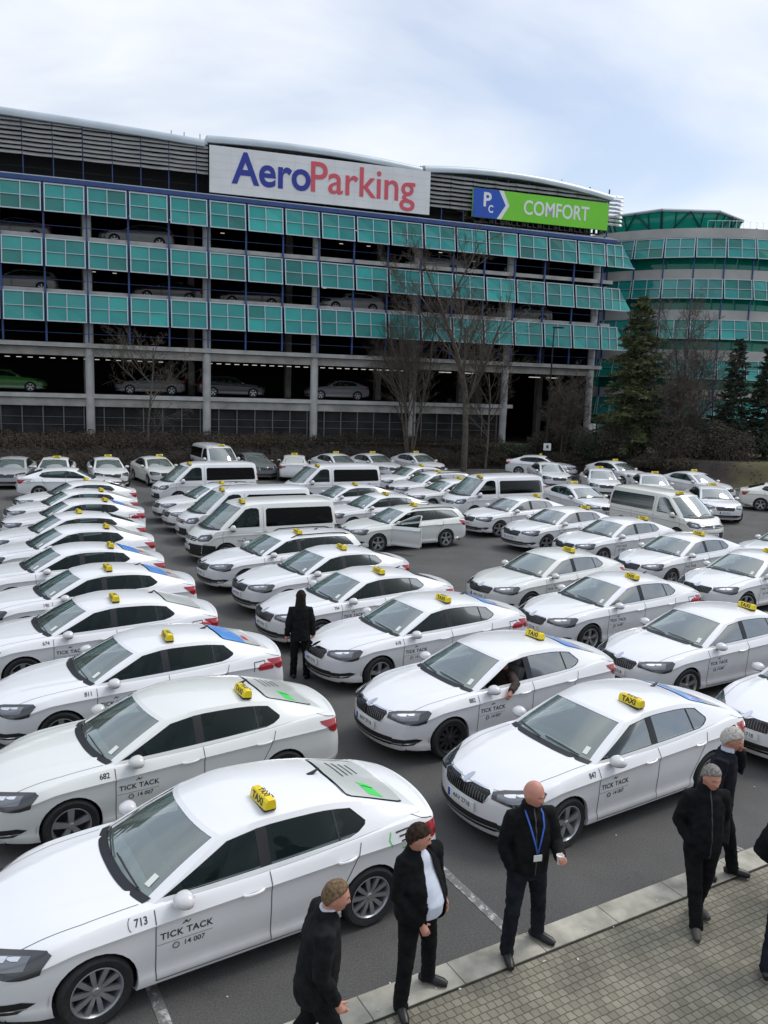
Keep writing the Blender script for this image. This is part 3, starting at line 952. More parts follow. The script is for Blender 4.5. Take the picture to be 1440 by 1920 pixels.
        B.decal(gb, outer, FF, .004, 1)
        sc = lambda p, k: (p[0] * .95, .70 + (p[1] - .70) * .86)
        B.decal(gb, [sc(p, 0) for p in outer], FF, .009, 0)
        for k in range(-9, 10):
            if k == 0: continue
            y = k * .042
            ztop = .768 if abs(y) > .1 else .745
            B.decal(gb, [(y - .005, .64), (y + .005, .64), (y + .006, ztop), (y - .004, ztop)], FF, .017, 2, 1)
        gi = K.add('grille', gb, [MT['trim'], MT['chrome'], MT['alloyd']])
        eb_ = BM(); B.drape(eb_, _disc(.04), ((0, 0, .80), (0, 1, 0), (0, 0, 1), (-1, 0, 0)), .008); K.add('emblem', eb_, [MT['chrome']], parent=gi, flag='!small')
        ib = BM()
        B.decal(ib, [(-.60, .37), (-.56, .42), (.56, .42), (.60, .37), (.54, .295), (-.54, .295)], FF, .006, 0)
        for sg in (1, -1):
            fr = FD(sg, R(38)); B.decal(ib, todiag(fr, [(2.28, .52 * sg, .40), (2.05, .83 * sg, .43), (1.98, .89 * sg, .40), (2.08, .82 * sg, .33), (2.28, .54 * sg, .31)]), fr, .006, 0)
            B.decal(ib, todiag(fr, [(2.26, .56 * sg, .325), (2.02, .84 * sg, .362), (2.02, .84 * sg, .375), (2.26, .56 * sg, .34)]), fr, .012, 1, 2)
        B.decal(ib, [(-.58, .335), (.58, .335), (.58, .349), (-.58, .349)], FF, .012, 1)
        K.add('air_intake', ib, [MT['black'], MT['chrome']])
        pz = .53
    for rear in (False, True):
        pb = BM()
        z = pz if not rear else (.62 if not van else .80)
        xh = B.ray((3 if not rear else -3, 0, z), (-1 if not rear else 1, 0, 0))[0].x
        sx = 1 if not rear else -1
        box(pb, (xh + sx * .012, 0, z), (.02, .52, .112), mi=0, bev=.004)
        box(pb, (xh + sx * .0235, -sx * .238 if True else 0, z), (.003, .042, .104), mi=1)
        t = text_bm('4AV 2718', .085, bold=.001)
        add_bm(pb, t, lambda c: Vector((xh + sx * .0245, sx * (c.x + .02) , z + c.y)), mi=2); t.free()
        K.add('number_plate', pb, [MT['plate'], MT['plateblue'], MT['ink']], flag='!small')
    # mirrors
    mx, my, mz = (1.27, 1.05, 1.16) if van else (.62, .955, 1.01)
    for sg in (1, -1):
        q = K.add('wing_mirror', mirror_bm(sg), [white, MT['black']], loc=(mx, sg * my, mz))
        if van:
            for v in K.parts[q]['me'].vertices: v.co.z *= 1.5
    # wheels
    for x in wx:
        for sg in (1, -1):
            w_ = K.add('wheel', HUB, None, loc=(x, sg * wy, .333), rot=(0, 0, 0 if sg > 0 else PI))
            K.parts[w_]['id'] = ('wheel', x > 0, sg)
            K.add('tyre', TYRE, None, parent=w_)
            ri = K.add('rim', RIMS['five'], None, parent=w_); K.parts[ri]['id'] = ('rim', x > 0, sg)
    # roof furniture
    zr = P['RC_Z'](-.30)
    for f_, (sx_, sy_) in (('?sign', (-.28, 0)), ('?signback', (-.72, 0)), ('?signfront', (.30, 0))):
        if van: sx_ += .75
        K.add('taxi_sign', SIGN, None, loc=(sx_, sy_, P['RC_Z'](sx_) - .006), rot=(0, (0 if f_ == '?sign' else (.06 if f_ == '?signback' else -.06)), 0), flag=f_)
    ab = BM()
    if van: tube(ab, [(.75, .30, 1.9), (.55, .30, 2.1)], [.006, .003], 6)
    else:
        xa = -1.17
        h = P['RC_Z'](xa)
        tube(ab, [(xa + .08, 0, h - .004), (xa + .02, 0, h + .012), (xa - .05, 0, h + .045), (xa - .07, 0, h + .055)], [.03, .026, .012, .004], 8, flat=.8)
    K.add('antenna', ab, [MT['black']], flag='!small')
    if est:
        for sg in (1, -1):
            rb = BM(); pts = []
            for k in range(13):
                x = lerp(-.05, -1.95, k/12); e = 0.045 if 0 < k < 12 else .0
                q = (x - P['tail_t']); yy = P['CT_Y'](x) - .03
                h, n_ = B.ray((x, sg * yy, 3), (0, 0, -1)); pts.append(h + Vector((0, 0, e - .005)))
            tube(rb, pts, .018, 8); K.add('roof_rail', rb, [MT['black']])
    # interior
    zf = .30
    db = BM()
    if van: box(db, (1.45, 0, .98), (.62, 1.5, .24), mi=0, bev=.05)
    else: box(db, (.80, 0, .86), (.50, 1.36, .20), mi=0, bev=.05)
    K.add('dashboard', db, [MT['dash']], flag='!far')
    sw_ = BM()
    c0 = Vector((.40, .36, .90)) if not van else Vector((1.05, .42, 1.1))
    ax = Vector((-.90, 0, .43))
    u = ax.orthogonal().normalized(); w2 = ax.normalized().cross(u)
    tube(sw_, [c0 + (u * math.cos(a) + w2 * math.sin(a)) * .185 for a in [2*PI*k/24 for k in range(25)]], .016, 6, cap=False)
    tube(sw_, [c0 + u * .18, c0, c0 - u * .18], .02, 6); tube(sw_, [c0, c0 - ax * .2], .03, 6)
    K.add('steering_wheel', sw_, [MT['black']], flag='!far')
    def seat(x, y, w, z0=.62, hh=.62):
        sb = BM()
        z0_ = z0 if not van else z0 + .25
        box(sb, (x + .22, y, z0_ - .12), (.50, w, .16), bev=.04)
        rot = Matrix.Rotation(R(-18), 3, 'Y')
        box(sb, (x - .08, y, z0_ + .22), (.14, w * .96, hh), rot=rot, bev=.05)
        nh = 1 if w < .7 else 3
        for k in range(nh):
            yy = y if nh == 1 else y + (k - 1) * w * .32
            box(sb, (x - .19, yy, z0_ + .60), (.09, .25, .17), rot=rot, bev=.04)
        return sb
    if van: rows = [(.55, (.42, -.42), .5), (-.55, (0,), 1.3), (-1.6, (0,), 1.3)]
    else: rows = [(-.10, (.37, -.37), .50), (-1.0, (0,), 1.28)]
    for x, ys, w in rows:
        for y in ys: K.add('seat', seat(x, y, w), [MT['seat']], flag='!far')
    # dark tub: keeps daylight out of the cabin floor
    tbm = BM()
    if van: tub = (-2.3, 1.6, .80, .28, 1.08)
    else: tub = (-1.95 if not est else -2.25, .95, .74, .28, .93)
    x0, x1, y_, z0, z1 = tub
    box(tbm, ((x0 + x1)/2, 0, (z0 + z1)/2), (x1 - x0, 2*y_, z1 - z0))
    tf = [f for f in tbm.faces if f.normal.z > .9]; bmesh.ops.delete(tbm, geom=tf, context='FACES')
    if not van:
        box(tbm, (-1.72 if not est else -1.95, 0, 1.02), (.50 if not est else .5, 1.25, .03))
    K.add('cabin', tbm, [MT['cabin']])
    if not van:
        # small stickers on the windscreen
        st = BM()
        for y0, z_ in ((.56, .04), (.50, .05)): pass
        p = B.ws_pt(.72, .12); q = B.ws_pt(.80, .12); r_ = B.ws_pt(.79, .27); s_ = B.ws_pt(.71, .27)
        n_ = (q - p).cross(r_ - p).normalized(); n_ = n_ if n_.z > 0 else -n_
        quad(st, *[c + n_ * .003 for c in (p, q, r_, s_)])
        K.add('toll_sticker', st, [MT['paper']], flag='!small')
        # inner rear view mirror
        mb = BM(); box(mb, B.ws_pt(0, .86) + Vector((-.07, 0, -.03)), (.03, .24, .06), bev=.01); K.add('inner_mirror', mb, [MT['black']], flag='!far')
    # door lettering
    for sg in (1, -1):
        if van: cx, cz, k = .86, .72, 1.0
        else: cx, cz, k = .60, .665, 1.0
        lb = BM()
        fr = ((cx, 0, cz), (-sg * 1.0, 0, 0), (0, 0, 1), (0, -sg, 0))
        q_ = .60
        o_ = lambda u, v: ((cx - sg * u * q_, 0, cz + v * q_), fr[1], fr[2], fr[3])
        t = text_bm('TICK TACK', .150, bold=.004, spacing=1.1); B.drape(lb, t, o_(0, .02), .003, 0, q_); t.free()
        # bird mark above the name: small strokes
        for (a0, b0), (a1, b1) in (((-.07, .135), (-.015, .160)), ((-.015, .160), (.02, .138)), ((.02, .138), (.065, .175)), ((-.03, .178), (.01, .168))):
            B.decal(lb, [(a0 * q_, b0 * q_), (a1 * q_, b1 * q_), (a1 * q_, (b1 + .02) * q_), (a0 * q_, (b0 + .022) * q_)], o_(0, 0), .003, 0, 1)
        B.decal(lb, [(-.46 * q_, -.105 * q_), (.42 * q_, -.105 * q_), (.42 * q_, -.098 * q_), (-.46 * q_, -.098 * q_)], o_(0, 0), .003, 0, 2)
        t = text_bm('14 007', .125, bold=.002); B.drape(lb, t, o_(.12, -.19), .003, 0, q_); t.free()
        rg = BM(); tube(rg, [(.05 * math.cos(a), .05 * math.sin(a), 0) for a in [2*PI*k_/16 for k_ in range(17)]], .007, 4, cap=False)
        B.drape(lb, rg, o_(-.17, -.19), .003, 0, q_); rg.free()
        K.add('door_lettering', lb, [MT['inkgrey']], flag='!far', smooth=False)
    K.body = B
    return K

def _disc(r, n=16):
    t = BM(); t.faces.new([t.verts.new((r * math.cos(2*PI*k/n), r * math.sin(2*PI*k/n), 0)) for k in range(n)]); return t
# ---------------------------------------------------------------- setting: ground, kerb, pavement, bank
def asphalt_mat():
    M = bpy.data.materials.new('asphalt'); M.use_nodes = True
    n = M.node_tree.nodes; l = M.node_tree.links; p = n['Principled BSDF']
    p.inputs['Roughness'].default_value = .85; p.inputs['Specular IOR Level'].default_value = .3
    t = n.new('ShaderNodeTexCoord')
    def noise_(sc, det, ro=.55):
        x = n.new('ShaderNodeTexNoise'); x.inputs['Scale'].default_value = sc; x.inputs['Detail'].default_value = det; x.inputs['Roughness'].default_value = ro
        l.new(t.outputs['Object'], x.inputs['Vector']); return x
    def ramp(x, a, b, ca, cb):
        r_ = n.new('ShaderNodeValToRGB'); r_.color_ramp.elements[0].position = a; r_.color_ramp.elements[1].position = b
        r_.color_ramp.elements[0].color = ca + (1,); r_.color_ramp.elements[1].color = cb + (1,); l.new(x.outputs['Fac'], r_.inputs[0]); return r_
    big = ramp(noise_(.45, 8, .62), .3, .7, (.078, .0765, .073), (.125, .122, .116))
    fine = ramp(noise_(55, 3, .75), .35, .75, (.62, .62, .62), (1.42, 1.42, 1.40))
    mu = n.new('ShaderNodeMixRGB'); mu.blend_type = 'MULTIPLY'; mu.inputs[0].default_value = 1
    l.new(big.outputs[0], mu.inputs[1]); l.new(fine.outputs[0], mu.inputs[2])
    oil = ramp(noise_(.8, 5, .6), .60, .74, (1, 1, 1), (.50, .50, .50))
    m2 = n.new('ShaderNodeMixRGB'); m2.blend_type = 'MULTIPLY'; m2.inputs[0].default_value = 1
    l.new(mu.outputs[0], m2.inputs[1]); l.new(oil.outputs[0], m2.inputs[2]); l.new(m2.outputs[0], p.inputs['Base Color'])
    b = n.new('ShaderNodeBump'); b.inputs['Strength'].default_value = .5; b.inputs['Distance'].default_value = .01
    l.new(noise_(120, 2).outputs['Fac'], b.inputs['Height']); l.new(b.outputs[0], p.inputs['Normal'])
    return M
def paver_mat():
    M = bpy.data.materials.new('paving_blocks'); M.use_nodes = True
    n = M.node_tree.nodes; l = M.node_tree.links; p = n['Principled BSDF']; p.inputs['Roughness'].default_value = .9
    t = n.new('ShaderNodeTexCoord')
    w = n.new('ShaderNodeTexNoise'); w.inputs['Scale'].default_value = 9; l.new(t.outputs['Object'], w.inputs['Vector'])
    ad = n.new('ShaderNodeMixRGB'); ad.blend_type = 'LINEAR_LIGHT'; ad.inputs[0].default_value = .012
    l.new(t.outputs['Object'], ad.inputs[1]); l.new(w.outputs['Color'], ad.inputs[2])
    b = n.new('ShaderNodeTexBrick'); b.inputs['Scale'].default_value = 1; b.inputs['Brick Width'].default_value = .088; b.inputs['Row Height'].default_value = .088
    b.inputs['Mortar Size'].default_value = .0075; b.inputs['Mortar Smooth'].default_value = .6; b.inputs['Bias'].default_value = -.1
    b.inputs['Color1'].default_value = (.25, .236, .19, 1); b.inputs['Color2'].default_value = (.185, .172, .135, 1); b.inputs['Mortar'].default_value = (.105, .094, .066, 1)
    l.new(ad.outputs[0], b.inputs['Vector'])
    x = n.new('ShaderNodeTexNoise'); x.inputs['Scale'].default_value = 1.6; x.inputs['Detail'].default_value = 6; l.new(t.outputs['Object'], x.inputs['Vector'])
    r_ = n.new('ShaderNodeValToRGB'); r_.color_ramp.elements[0].position = .3; r_.color_ramp.elements[1].position = .7
    r_.color_ramp.elements[0].color = (.60, .60, .58, 1); r_.color_ramp.elements[1].color = (1.18, 1.17, 1.10, 1); l.new(x.outputs['Fac'], r_.inputs[0])
    mu = n.new('ShaderNodeMixRGB'); mu.blend_type = 'MULTIPLY'; mu.inputs[0].default_value = 1; l.new(b.outputs['Color'], mu.inputs[1]); l.new(r_.outputs[0], mu.inputs[2])
    l.new(mu.outputs[0], p.inputs['Base Color'])
    bp = n.new('ShaderNodeBump'); bp.inputs['Strength'].default_value = .7; bp.inputs['Distance'].default_value = .006; bp.invert = True
    l.new(b.outputs['Fac'], bp.inputs['Height']); l.new(bp.outputs[0], p.inputs['Normal'])
    return M
def worn_mat(name, col, under, lo, hi, sc):
    M = mat(name, col, .8)
    n = M.node_tree.nodes; l = M.node_tree.links; p = n['Principled BSDF']
    t = n.new('ShaderNodeTexCoord'); x = n.new('ShaderNodeTexNoise'); x.inputs['Scale'].default_value = sc; x.inputs['Detail'].default_value = 8; x.inputs['Roughness'].default_value = .7
    l.new(t.outputs['Object'], x.inputs['Vector'])
    r_ = n.new('ShaderNodeValToRGB'); r_.color_ramp.elements[0].position = lo; r_.color_ramp.elements[1].position = hi
    r_.color_ramp.elements[0].color = under + (1,); r_.color_ramp.elements[1].color = col + (1,)
    l.new(x.outputs['Fac'], r_.inputs[0]); l.new(r_.outputs[0], p.inputs['Base Color']); return M
g = BM(); quad(g, (-900, -60, 0), (900, -60, 0), (900, 1500, 0), (-900, 1500, 0))
tag(obj('ground', g, asphalt_mat(), smooth=False), kind='structure')

KA = math.atan2(2.88, 5.05)           # direction of the kerb
KO = Vector((-.11, 6.92, 0))
kd = Vector((math.cos(KA), math.sin(KA), 0)); kn = Vector((kd.y, -kd.x, 0))     # kn points to the pavement
pv = BM(); quad(pv, (-14, -16, 0), (40, -16, 0), (40, -.345, 0), (-14, -.345, 0))
pave = obj('pavement', pv, paver_mat(), smooth=False, loc=(KO.x, KO.y, .105), rot=(0, 0, KA)); tag(pave, kind='structure')
kb = BM()
k0 = -13.0
while k0 < 38:
    box(kb, (k0 + .497, -.165, .06), (.992, .33, .12), bev=.012); k0 += 1.0
box(kb, (12, -.17, .045), (51, .30, .10))
kerb = obj('kerb', kb, mat('kerb_concrete', (.37, .35, .285), .9, noise_amt=.32, noise_scale=3.5, bump=.25, bump_scale=70), loc=(KO.x, KO.y, 0), rot=(0, 0, KA)); tag(kerb, kind='structure')
jb = BM(); quad(jb, (-13, -.352, 0), (38, -.352, 0), (38, -.326, 0), (-13, -.326, 0))
tag(obj('kerb_joint', jb, mat('dirty_joint', (.022, .021, .016), .95, noise_amt=.5, noise_scale=8), smooth=False, loc=(KO.x, KO.y, .110), rot=(0, 0, KA)), kind='structure')
# worn bay lines running from the kerb across the car park
lm = BM()
for s0, ln in ((1.95, 5.2), (-1.62, 5.2), (5.62, .42), (9.2, 5.2), (-5.2, 5.2)):
    box(lm, (s0, ln / 2 + .02, .004), (.11, ln, .004))
marks = obj('bay_markings', lm, worn_mat('worn_white_paint', (.48, .48, .46), (.145, .143, .138), .50, .62, 11), smooth=False, loc=(KO.x, KO.y, 0), rot=(0, 0, KA)); tag(marks, kind='structure')
lt = BM()
rl = random.Random(4)
for k in range(70):
    s_ = rl.uniform(-3, 8); w_ = -abs(rl.gauss(.36, .10)) if k < 38 else rl.uniform(-2.6, 2.4)
    z = .1225 if -.33 < w_ < 0 else (.108 if w_ < 0 else .004)
    box(lt, (s_, w_, z + .003), (rl.uniform(.008, .035), rl.uniform(.008, .018), .006), rot=Matrix.Rotation(rl.uniform(0, 3), 3, 'Z'))
lit = obj('litter', lt, mat('paper_scraps', (.62, .60, .55), .8), smooth=False, loc=(KO.x, KO.y, 0), rot=(0, 0, KA)); tag(lit, 'scraps and cigarette ends strewn along the kerb joint', 'litter', kind='stuff')

EDGE = Crv([(-60, 34), (-45, 38), (-25, 43.5), (-16.5, 48.6), (-8, 52.6), (-2, 56.0), (2, 57.6), (6, 59.0), (10, 59.6), (14, 57.5), (19, 52.8), (24, 51.2), (40, 50), (70, 49)])
def bank_z(x, y): return 1.62 * sstep(.1, 2.6, y - EDGE(x)) + .10 * noise.noise(Vector((x * .5, y * .5, 0)))
bk = BM(); rows = []
for i in range(0, 105):
    x = -55 + i * 1.15; row = []
    for j in range(0, 16):
        y = EDGE(x) + (0, .12, .5, .9, 1.3, 1.7, 2.1, 2.6, 3.2, 4, 5, 6.5, 9, 14, 22, 40)[j]
        z = bank_z(x, y) if j > 1 else (.10 if j == 1 else -.05)
        row.append(bk.verts.new((x, y, z)))
    rows.append(row)
for a, b in zip(rows, rows[1:]):
    for j in range(15):
        f = bk.faces.new((a[j], b[j], b[j+1], a[j+1]))
        c = f.calc_center_median()
        f.material_index = 0
soil = mat('bank_soil', (.020, .016, .012), .95, noise_amt=.6, noise_scale=1.4, bump=1.0, bump_scale=9)
grassm = mat('dry_grass', (.075, .068, .026), .95, noise_scale=2.5, bump=1.0, bump_scale=25, col2=(.12, .10, .05))
n_ = soil.node_tree.nodes; l_ = soil.node_tree.links
gt = n_.new('ShaderNodeTexCoord'); gs = n_.new('ShaderNodeSeparateXYZ'); l_.new(gt.outputs['Object'], gs.inputs[0])
gn = n_.new('ShaderNodeTexNoise'); gn.inputs['Scale'].default_value = .45; gn.inputs['Detail'].default_value = 6; l_.new(gt.outputs['Object'], gn.inputs['Vector'])
ga = n_.new('ShaderNodeMath'); ga.operation = 'MULTIPLY_ADD'; l_.new(gn.outputs['Fac'], ga.inputs[0]); ga.inputs[1].default_value = 9; l_.new(gs.outputs[0], ga.inputs[2])
gm = n_.new('ShaderNodeMapRange'); l_.new(ga.outputs[0], gm.inputs['Value']); gm.inputs['From Min'].default_value = 25; gm.inputs['From Max'].default_value = 29
gx = n_.new('ShaderNodeMixRGB'); l_.new(gm.outputs[0], gx.inputs[0]); gx.inputs[2].default_value = (.095, .082, .034, 1)
old = soil.node_tree.nodes['Principled BSDF'].inputs['Base Color'].links[0].from_socket
l_.new(old, gx.inputs[1]); l_.new(gx.outputs[0], soil.node_tree.nodes['Principled BSDF'].inputs['Base Color'])
tag(obj('bank', bk, [soil]), kind='structure')
ek = BM(); prev = None
for i in range(0, 101):
    x = -55 + i * 1.2
    P_ = [Vector((x, EDGE(x) - .12, -.02)), Vector((x, EDGE(x) - .12, .12)), Vector((x, EDGE(x) + .10, .12)), Vector((x, EDGE(x) + .10, -.02))]
    q = [ek.verts.new(p) for p in P_]
    if prev:
        for k in range(3): ek.faces.new((prev[k], q[k], q[k+1], prev[k+1]))
    prev = q
tag(obj('edge_kerb', ek, mat('edge_kerb_stone', (.20, .19, .175), .9, noise_amt=.25, noise_scale=3), smooth=False), kind='structure')

# ---------------------------------------------------------------- car park building
GB = 1.55
BO = Vector((-19.29, 54.0, GB)); BA = R(18.948)
BX = Vector((math.cos(BA), math.sin(BA), 0)); BY = Vector((-math.sin(BA), math.cos(BA), 0))
def bw(s, w, z): return Vector((BO.x, BO.y, 0)) + BX * s - BY * w + Vector((0, 0, z))      # world point; w is outwards
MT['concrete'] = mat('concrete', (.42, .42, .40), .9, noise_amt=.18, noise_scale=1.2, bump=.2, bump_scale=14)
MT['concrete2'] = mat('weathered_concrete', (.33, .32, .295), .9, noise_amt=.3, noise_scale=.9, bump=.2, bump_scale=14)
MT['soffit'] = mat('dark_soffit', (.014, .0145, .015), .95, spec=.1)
MT['deck'] = mat('deck_floor', (.04, .04, .038), .95, spec=.1, noise_amt=.3, noise_scale=.5)
MT['blue'] = mat('blue_steel', (.018, .055, .20), .4, noise_amt=.2, noise_scale=2)
MT['frame'] = mat('pale_aluminium', (.50, .56, .60), .35, metal=.3)
MT['fascia'] = mat('roof_sheet', (.40, .45, .48), .4, metal=.35, noise_amt=.1, noise_scale=.6)
MT['slat'] = mat('louvre_slat', (.42, .42, .41), .45, metal=.25, noise_amt=.15, noise_scale=1)
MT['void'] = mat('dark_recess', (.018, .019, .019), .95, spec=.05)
MT['mesh'] = mat('dark_mesh_fence', (.030, .031, .031), .9, spec=.05, noise_amt=.3, noise_scale=1.0)
MT['striplight'] = mat('lit_tube', (.9, .9, .85), .5, emit=(1, .93, .80), emit_s=.42)
def teal_mat(name, c0, c1):
    M = mat(name, c0, .06, spec=.6)
    n = M.node_tree.nodes; l = M.node_tree.links; p = n['Principled BSDF']
    oi = n.new('ShaderNodeObjectInfo'); t = n.new('ShaderNodeTexCoord'); x = n.new('ShaderNodeTexNoise'); x.inputs['Scale'].default_value = .9; x.inputs['Detail'].default_value = 3
    l.new(t.outputs['Object'], x.inputs['Vector'])
    a = n.new('ShaderNodeMath'); a.operation = 'ADD'; l.new(oi.outputs['Random'], a.inputs[0]); l.new(x.outputs['Fac'], a.inputs[1])
    mr = n.new('ShaderNodeMapRange'); mr.inputs['From Min'].default_value = .3; mr.inputs['From Max'].default_value = 1.7; l.new(a.outputs[0], mr.inputs['Value'])
    mx = n.new('ShaderNodeMixRGB'); mx.inputs[1].default_value = c0 + (1,); mx.inputs[2].default_value = c1 + (1,)
    l.new(mr.outputs[0], mx.inputs[0]); l.new(mx.outputs[0], p.inputs['Base Color']); return M
MT['teal'] = teal_mat('teal_glass', (.014, .19, .172), (.026, .335, .305))
MT['teal_dim'] = teal_mat('dim_teal_glass', (.012, .12, .10), (.016, .22, .185)); MT['teal_pale'] = teal_mat('pale_teal_glass', (.02, .28, .25), (.03, .42, .37))
MT['teal2'] = teal_mat('green_glass', (.008, .17, .13), (.012, .30, .235))
MT['seagreen'] = glass_mat('clear_green_glass', (.06, .55, .42), refl=.9, base=(.01, .42, .31), base_amt=.75)  # bright diffuse base paints in light coming through the glazing

bld = thing('parking_building', 'long open-sided car park building with three bands of teal glass panels above concrete columns', 'building', BO, BA)
def bl(c): return (c[0], -c[1], c[2] - GB)      # (s, w, z) to building-local
def bbox(bm, s0, s1, w0, w1, z0, z1, mi=0, bev=0): return box(bm, ((s0+s1)/2, -(w0+w1)/2, (z0+z1)/2 - GB), (s1-s0, abs(w1-w0), z1-z0), mi=mi, bev=bev)
S0, S1 = -24.0, 38.3
NB = 7.445
def part(name, bm, mats, **k): return obj(name, bm, mats, bld, **k)
# decks
for zt, s1, lip in ((4.72, 30.5, .10), (7.92, 38.0, .32), (11.16, S1, .55), (14.43, S1, .55), (17.66, S1, .3)):
    b = BM()
    bbox(b, S0, s1, .02 + lip, -16, zt - .30, zt - .02, 1); bbox(b, S0, s1, lip + .06, lip - .2, zt - .27, zt, 0)
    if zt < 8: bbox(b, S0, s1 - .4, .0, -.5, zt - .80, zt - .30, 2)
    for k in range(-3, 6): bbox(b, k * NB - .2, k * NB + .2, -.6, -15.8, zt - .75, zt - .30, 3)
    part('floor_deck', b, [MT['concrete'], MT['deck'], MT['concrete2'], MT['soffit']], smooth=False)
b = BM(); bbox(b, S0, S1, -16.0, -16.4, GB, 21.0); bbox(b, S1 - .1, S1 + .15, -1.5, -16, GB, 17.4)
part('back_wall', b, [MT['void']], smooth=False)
# columns
for k in range(-3, 6):
    b = BM(); lathe(b, [(.27, 0), (.27, 17.4 - GB)], 20, 'z', c=(k * NB, 0, 0)); part('column', b, [MT['concrete']])
    b = BM(); bbox(b, k * NB - .5, k * NB - .05, -7.3, -7.9, GB, 17.3); part('inner_column', b, [MT['concrete2']], smooth=False)
# fence of dark mesh panels at ground level
b = BM(); bbox(b, S0, 29.8, -.25, -.29, GB, 3.92)
k = S0
r3 = random.Random(8)
while k < 29.5:
    bbox(b, k, k + .07, -.16, -.25, GB, 3.92, 1); k += 1.24
for z in (2.0, 2.7, 3.2): bbox(b, S0, 29.8, -.20, -.25, z, z + .025, 1)
part('mesh_fence', b, [MT['mesh'], mat('fence_post_metal', (.13, .132, .133), .6)], smooth=False)
b = BM(); bbox(b, S0, 33, .35, -.1, GB - .6, GB + .18); part('plinth', b, [MT['concrete2']], smooth=False)
# glass panel bands; the upper decks fall a little towards the right end
def droop(s, z): return -.32 * (max(0, s) / 38) * sstep(10.6, 14.0, z)
def droop_all(b):
    for v in b.verts: v.co.z += droop(v.co.x, v.co.z + GB)
PW = NB / 3
def panel(s0, s1, zt, zb, w0, w1, mt, root, conv, cut=0.0):
    """one framed glazed panel of two by two panes leaning out at its foot"""
    fb_ = BM()
    def P_(u, v, o=0.0):
        su = lerp(s0, s1, u) + (cut * v if u > .999 else 0)
        return conv((su, lerp(w0, w1, v) + o, lerp(zt, zb, v) + (droop(su, zt) if root is bld else 0)))
    def bar(u0, v0, u1, v1, t, o=.03):
        a = Vector(P_(u0, v0, o)); c = Vector(P_(u1, v1, o)); d = (c - a).normalized()
        nn = (Vector(P_(0, 0, 1)) - Vector(P_(0, 0, 0))).normalized(); x = d.cross(nn).normalized() * t / 2; y = nn * .035
        vs_ = [fb_.verts.new(q) for q in (a - x - y, a + x - y, c + x - y, c - x - y, a - x + y, a + x + y, c + x + y, c - x + y)]
        for ix in ((4, 5, 6, 7), (0, 3, 2, 1), (0, 1, 5, 4), (2, 3, 7, 6), (1, 2, 6, 5), (3, 0, 4, 7)): fb_.faces.new([vs_[i] for i in ix])
    gl = BM()
    tw = [r3.uniform(-.022, .022) for _ in range(8)]
    for i in range(2):
        for j in range(2):
            t_ = tw[i * 4 + j]
            quad(gl, P_(i / 2, j / 2, t_), P_(i / 2, (j + 1) / 2, -t_), P_((i + 1) / 2, (j + 1) / 2, t_), P_((i + 1) / 2, j / 2, -t_))
    for f in gl.faces: f.material_index = r3.choice((0, 0, 0, 0, 0, 1, 2))
    o = obj('glass_panel', gl, [mt, MT['teal_dim'], MT['teal_pale']], root, smooth=False)
    for u in (.02, .5, .98): bar(u, 0, u if u < .9 else .98, 1, .045 if u == .5 else .06, .03 if u != .5 else .036)
    for v in (.015, .5, .985): bar(0, v, 1, v, .04 if v == .5 else .065, .042)
    obj('panel_frame', fb_, [MT['frame']], o, smooth=False)
for zt, zb in ((17.36, 15.66), (14.14, 12.44), (10.92, 9.14)):
    k = -6
    while k * PW < 38:
        s0 = k * PW + .07; s1 = min((k + 1) * PW - .07, 38.4)
        last = (k + 1) * PW > 37.3
        panel(s0, s1 if not last else s0 + 1.45, zt, zb, .88, 1.22, MT['teal'], bld, bl, cut=1.0 if last else 0)
        k += 1
        if last: break
# blue posts, rails and the blue gutter above the upper band
for k in range(-6, 16):
    b = BM(); s_ = k * PW
    bbox(b, s_ - .055, s_ + .055, .78, .66, 7.95, 17.6)
    for z in (9.1, 10.95, 12.4, 14.2, 15.62, 17.3): bbox(b, s_ - .05, s_ + .05, .66, .02, z, z + .10)
    part('steel_post', b, [MT['blue']], smooth=False)
b = BM()
for k in range(-6, 16):
    sa_, sb_2 = k * PW, min((k + 1) * PW, 38.2)
    bbox(b, sa_, sb_2, 1.0, .80, 17.44, 17.70); bbox(b, sa_, sb_2, .98, .82, 17.70, 17.76, 1)
droop_all(b)
for z in (8.5, 11.75, 15.0): bbox(b, -15, 38.0, .30, .27, z, z + .03)
part('gutter_and_rails', b, [MT['blue'], MT['fascia']], smooth=False)
# light tubes under the decks
b = BM()
rz_ = random.Random(21)
for k in range(0, 24): bbox(b, k * .62 - .2 + 7.9, k * .62 + 7.9 + .12, -1.6, -1.75, 6.98, 7.02)
for k in range(-6, 11): bbox(b, k * .70 - 2.5, k * .70 - 2.2, -3.0, -3.15, 6.98, 7.02)
for zz_ in (10.6, 13.9, 17.1):
    for k in range(16):
        s_ = rz_.uniform(-5, 37); w_ = -rz_.choice((3, 5.5, 9, 12)); bbox(b, s_, s_ + .30, w_, w_ - .08, zz_ - .08, zz_ - .04)
for s_, w_, z in ((21, -2, 7.0), (25.3, -2, 7.0), (27.2, -2, 7.0), (33.6, -3, 6.9), (35.2, -3, 6.9)): bbox(b, s_, s_ + .9, w_, w_ - .3, z, z + .05)
part('strip_lights', b, [MT['striplight']], smooth=False)
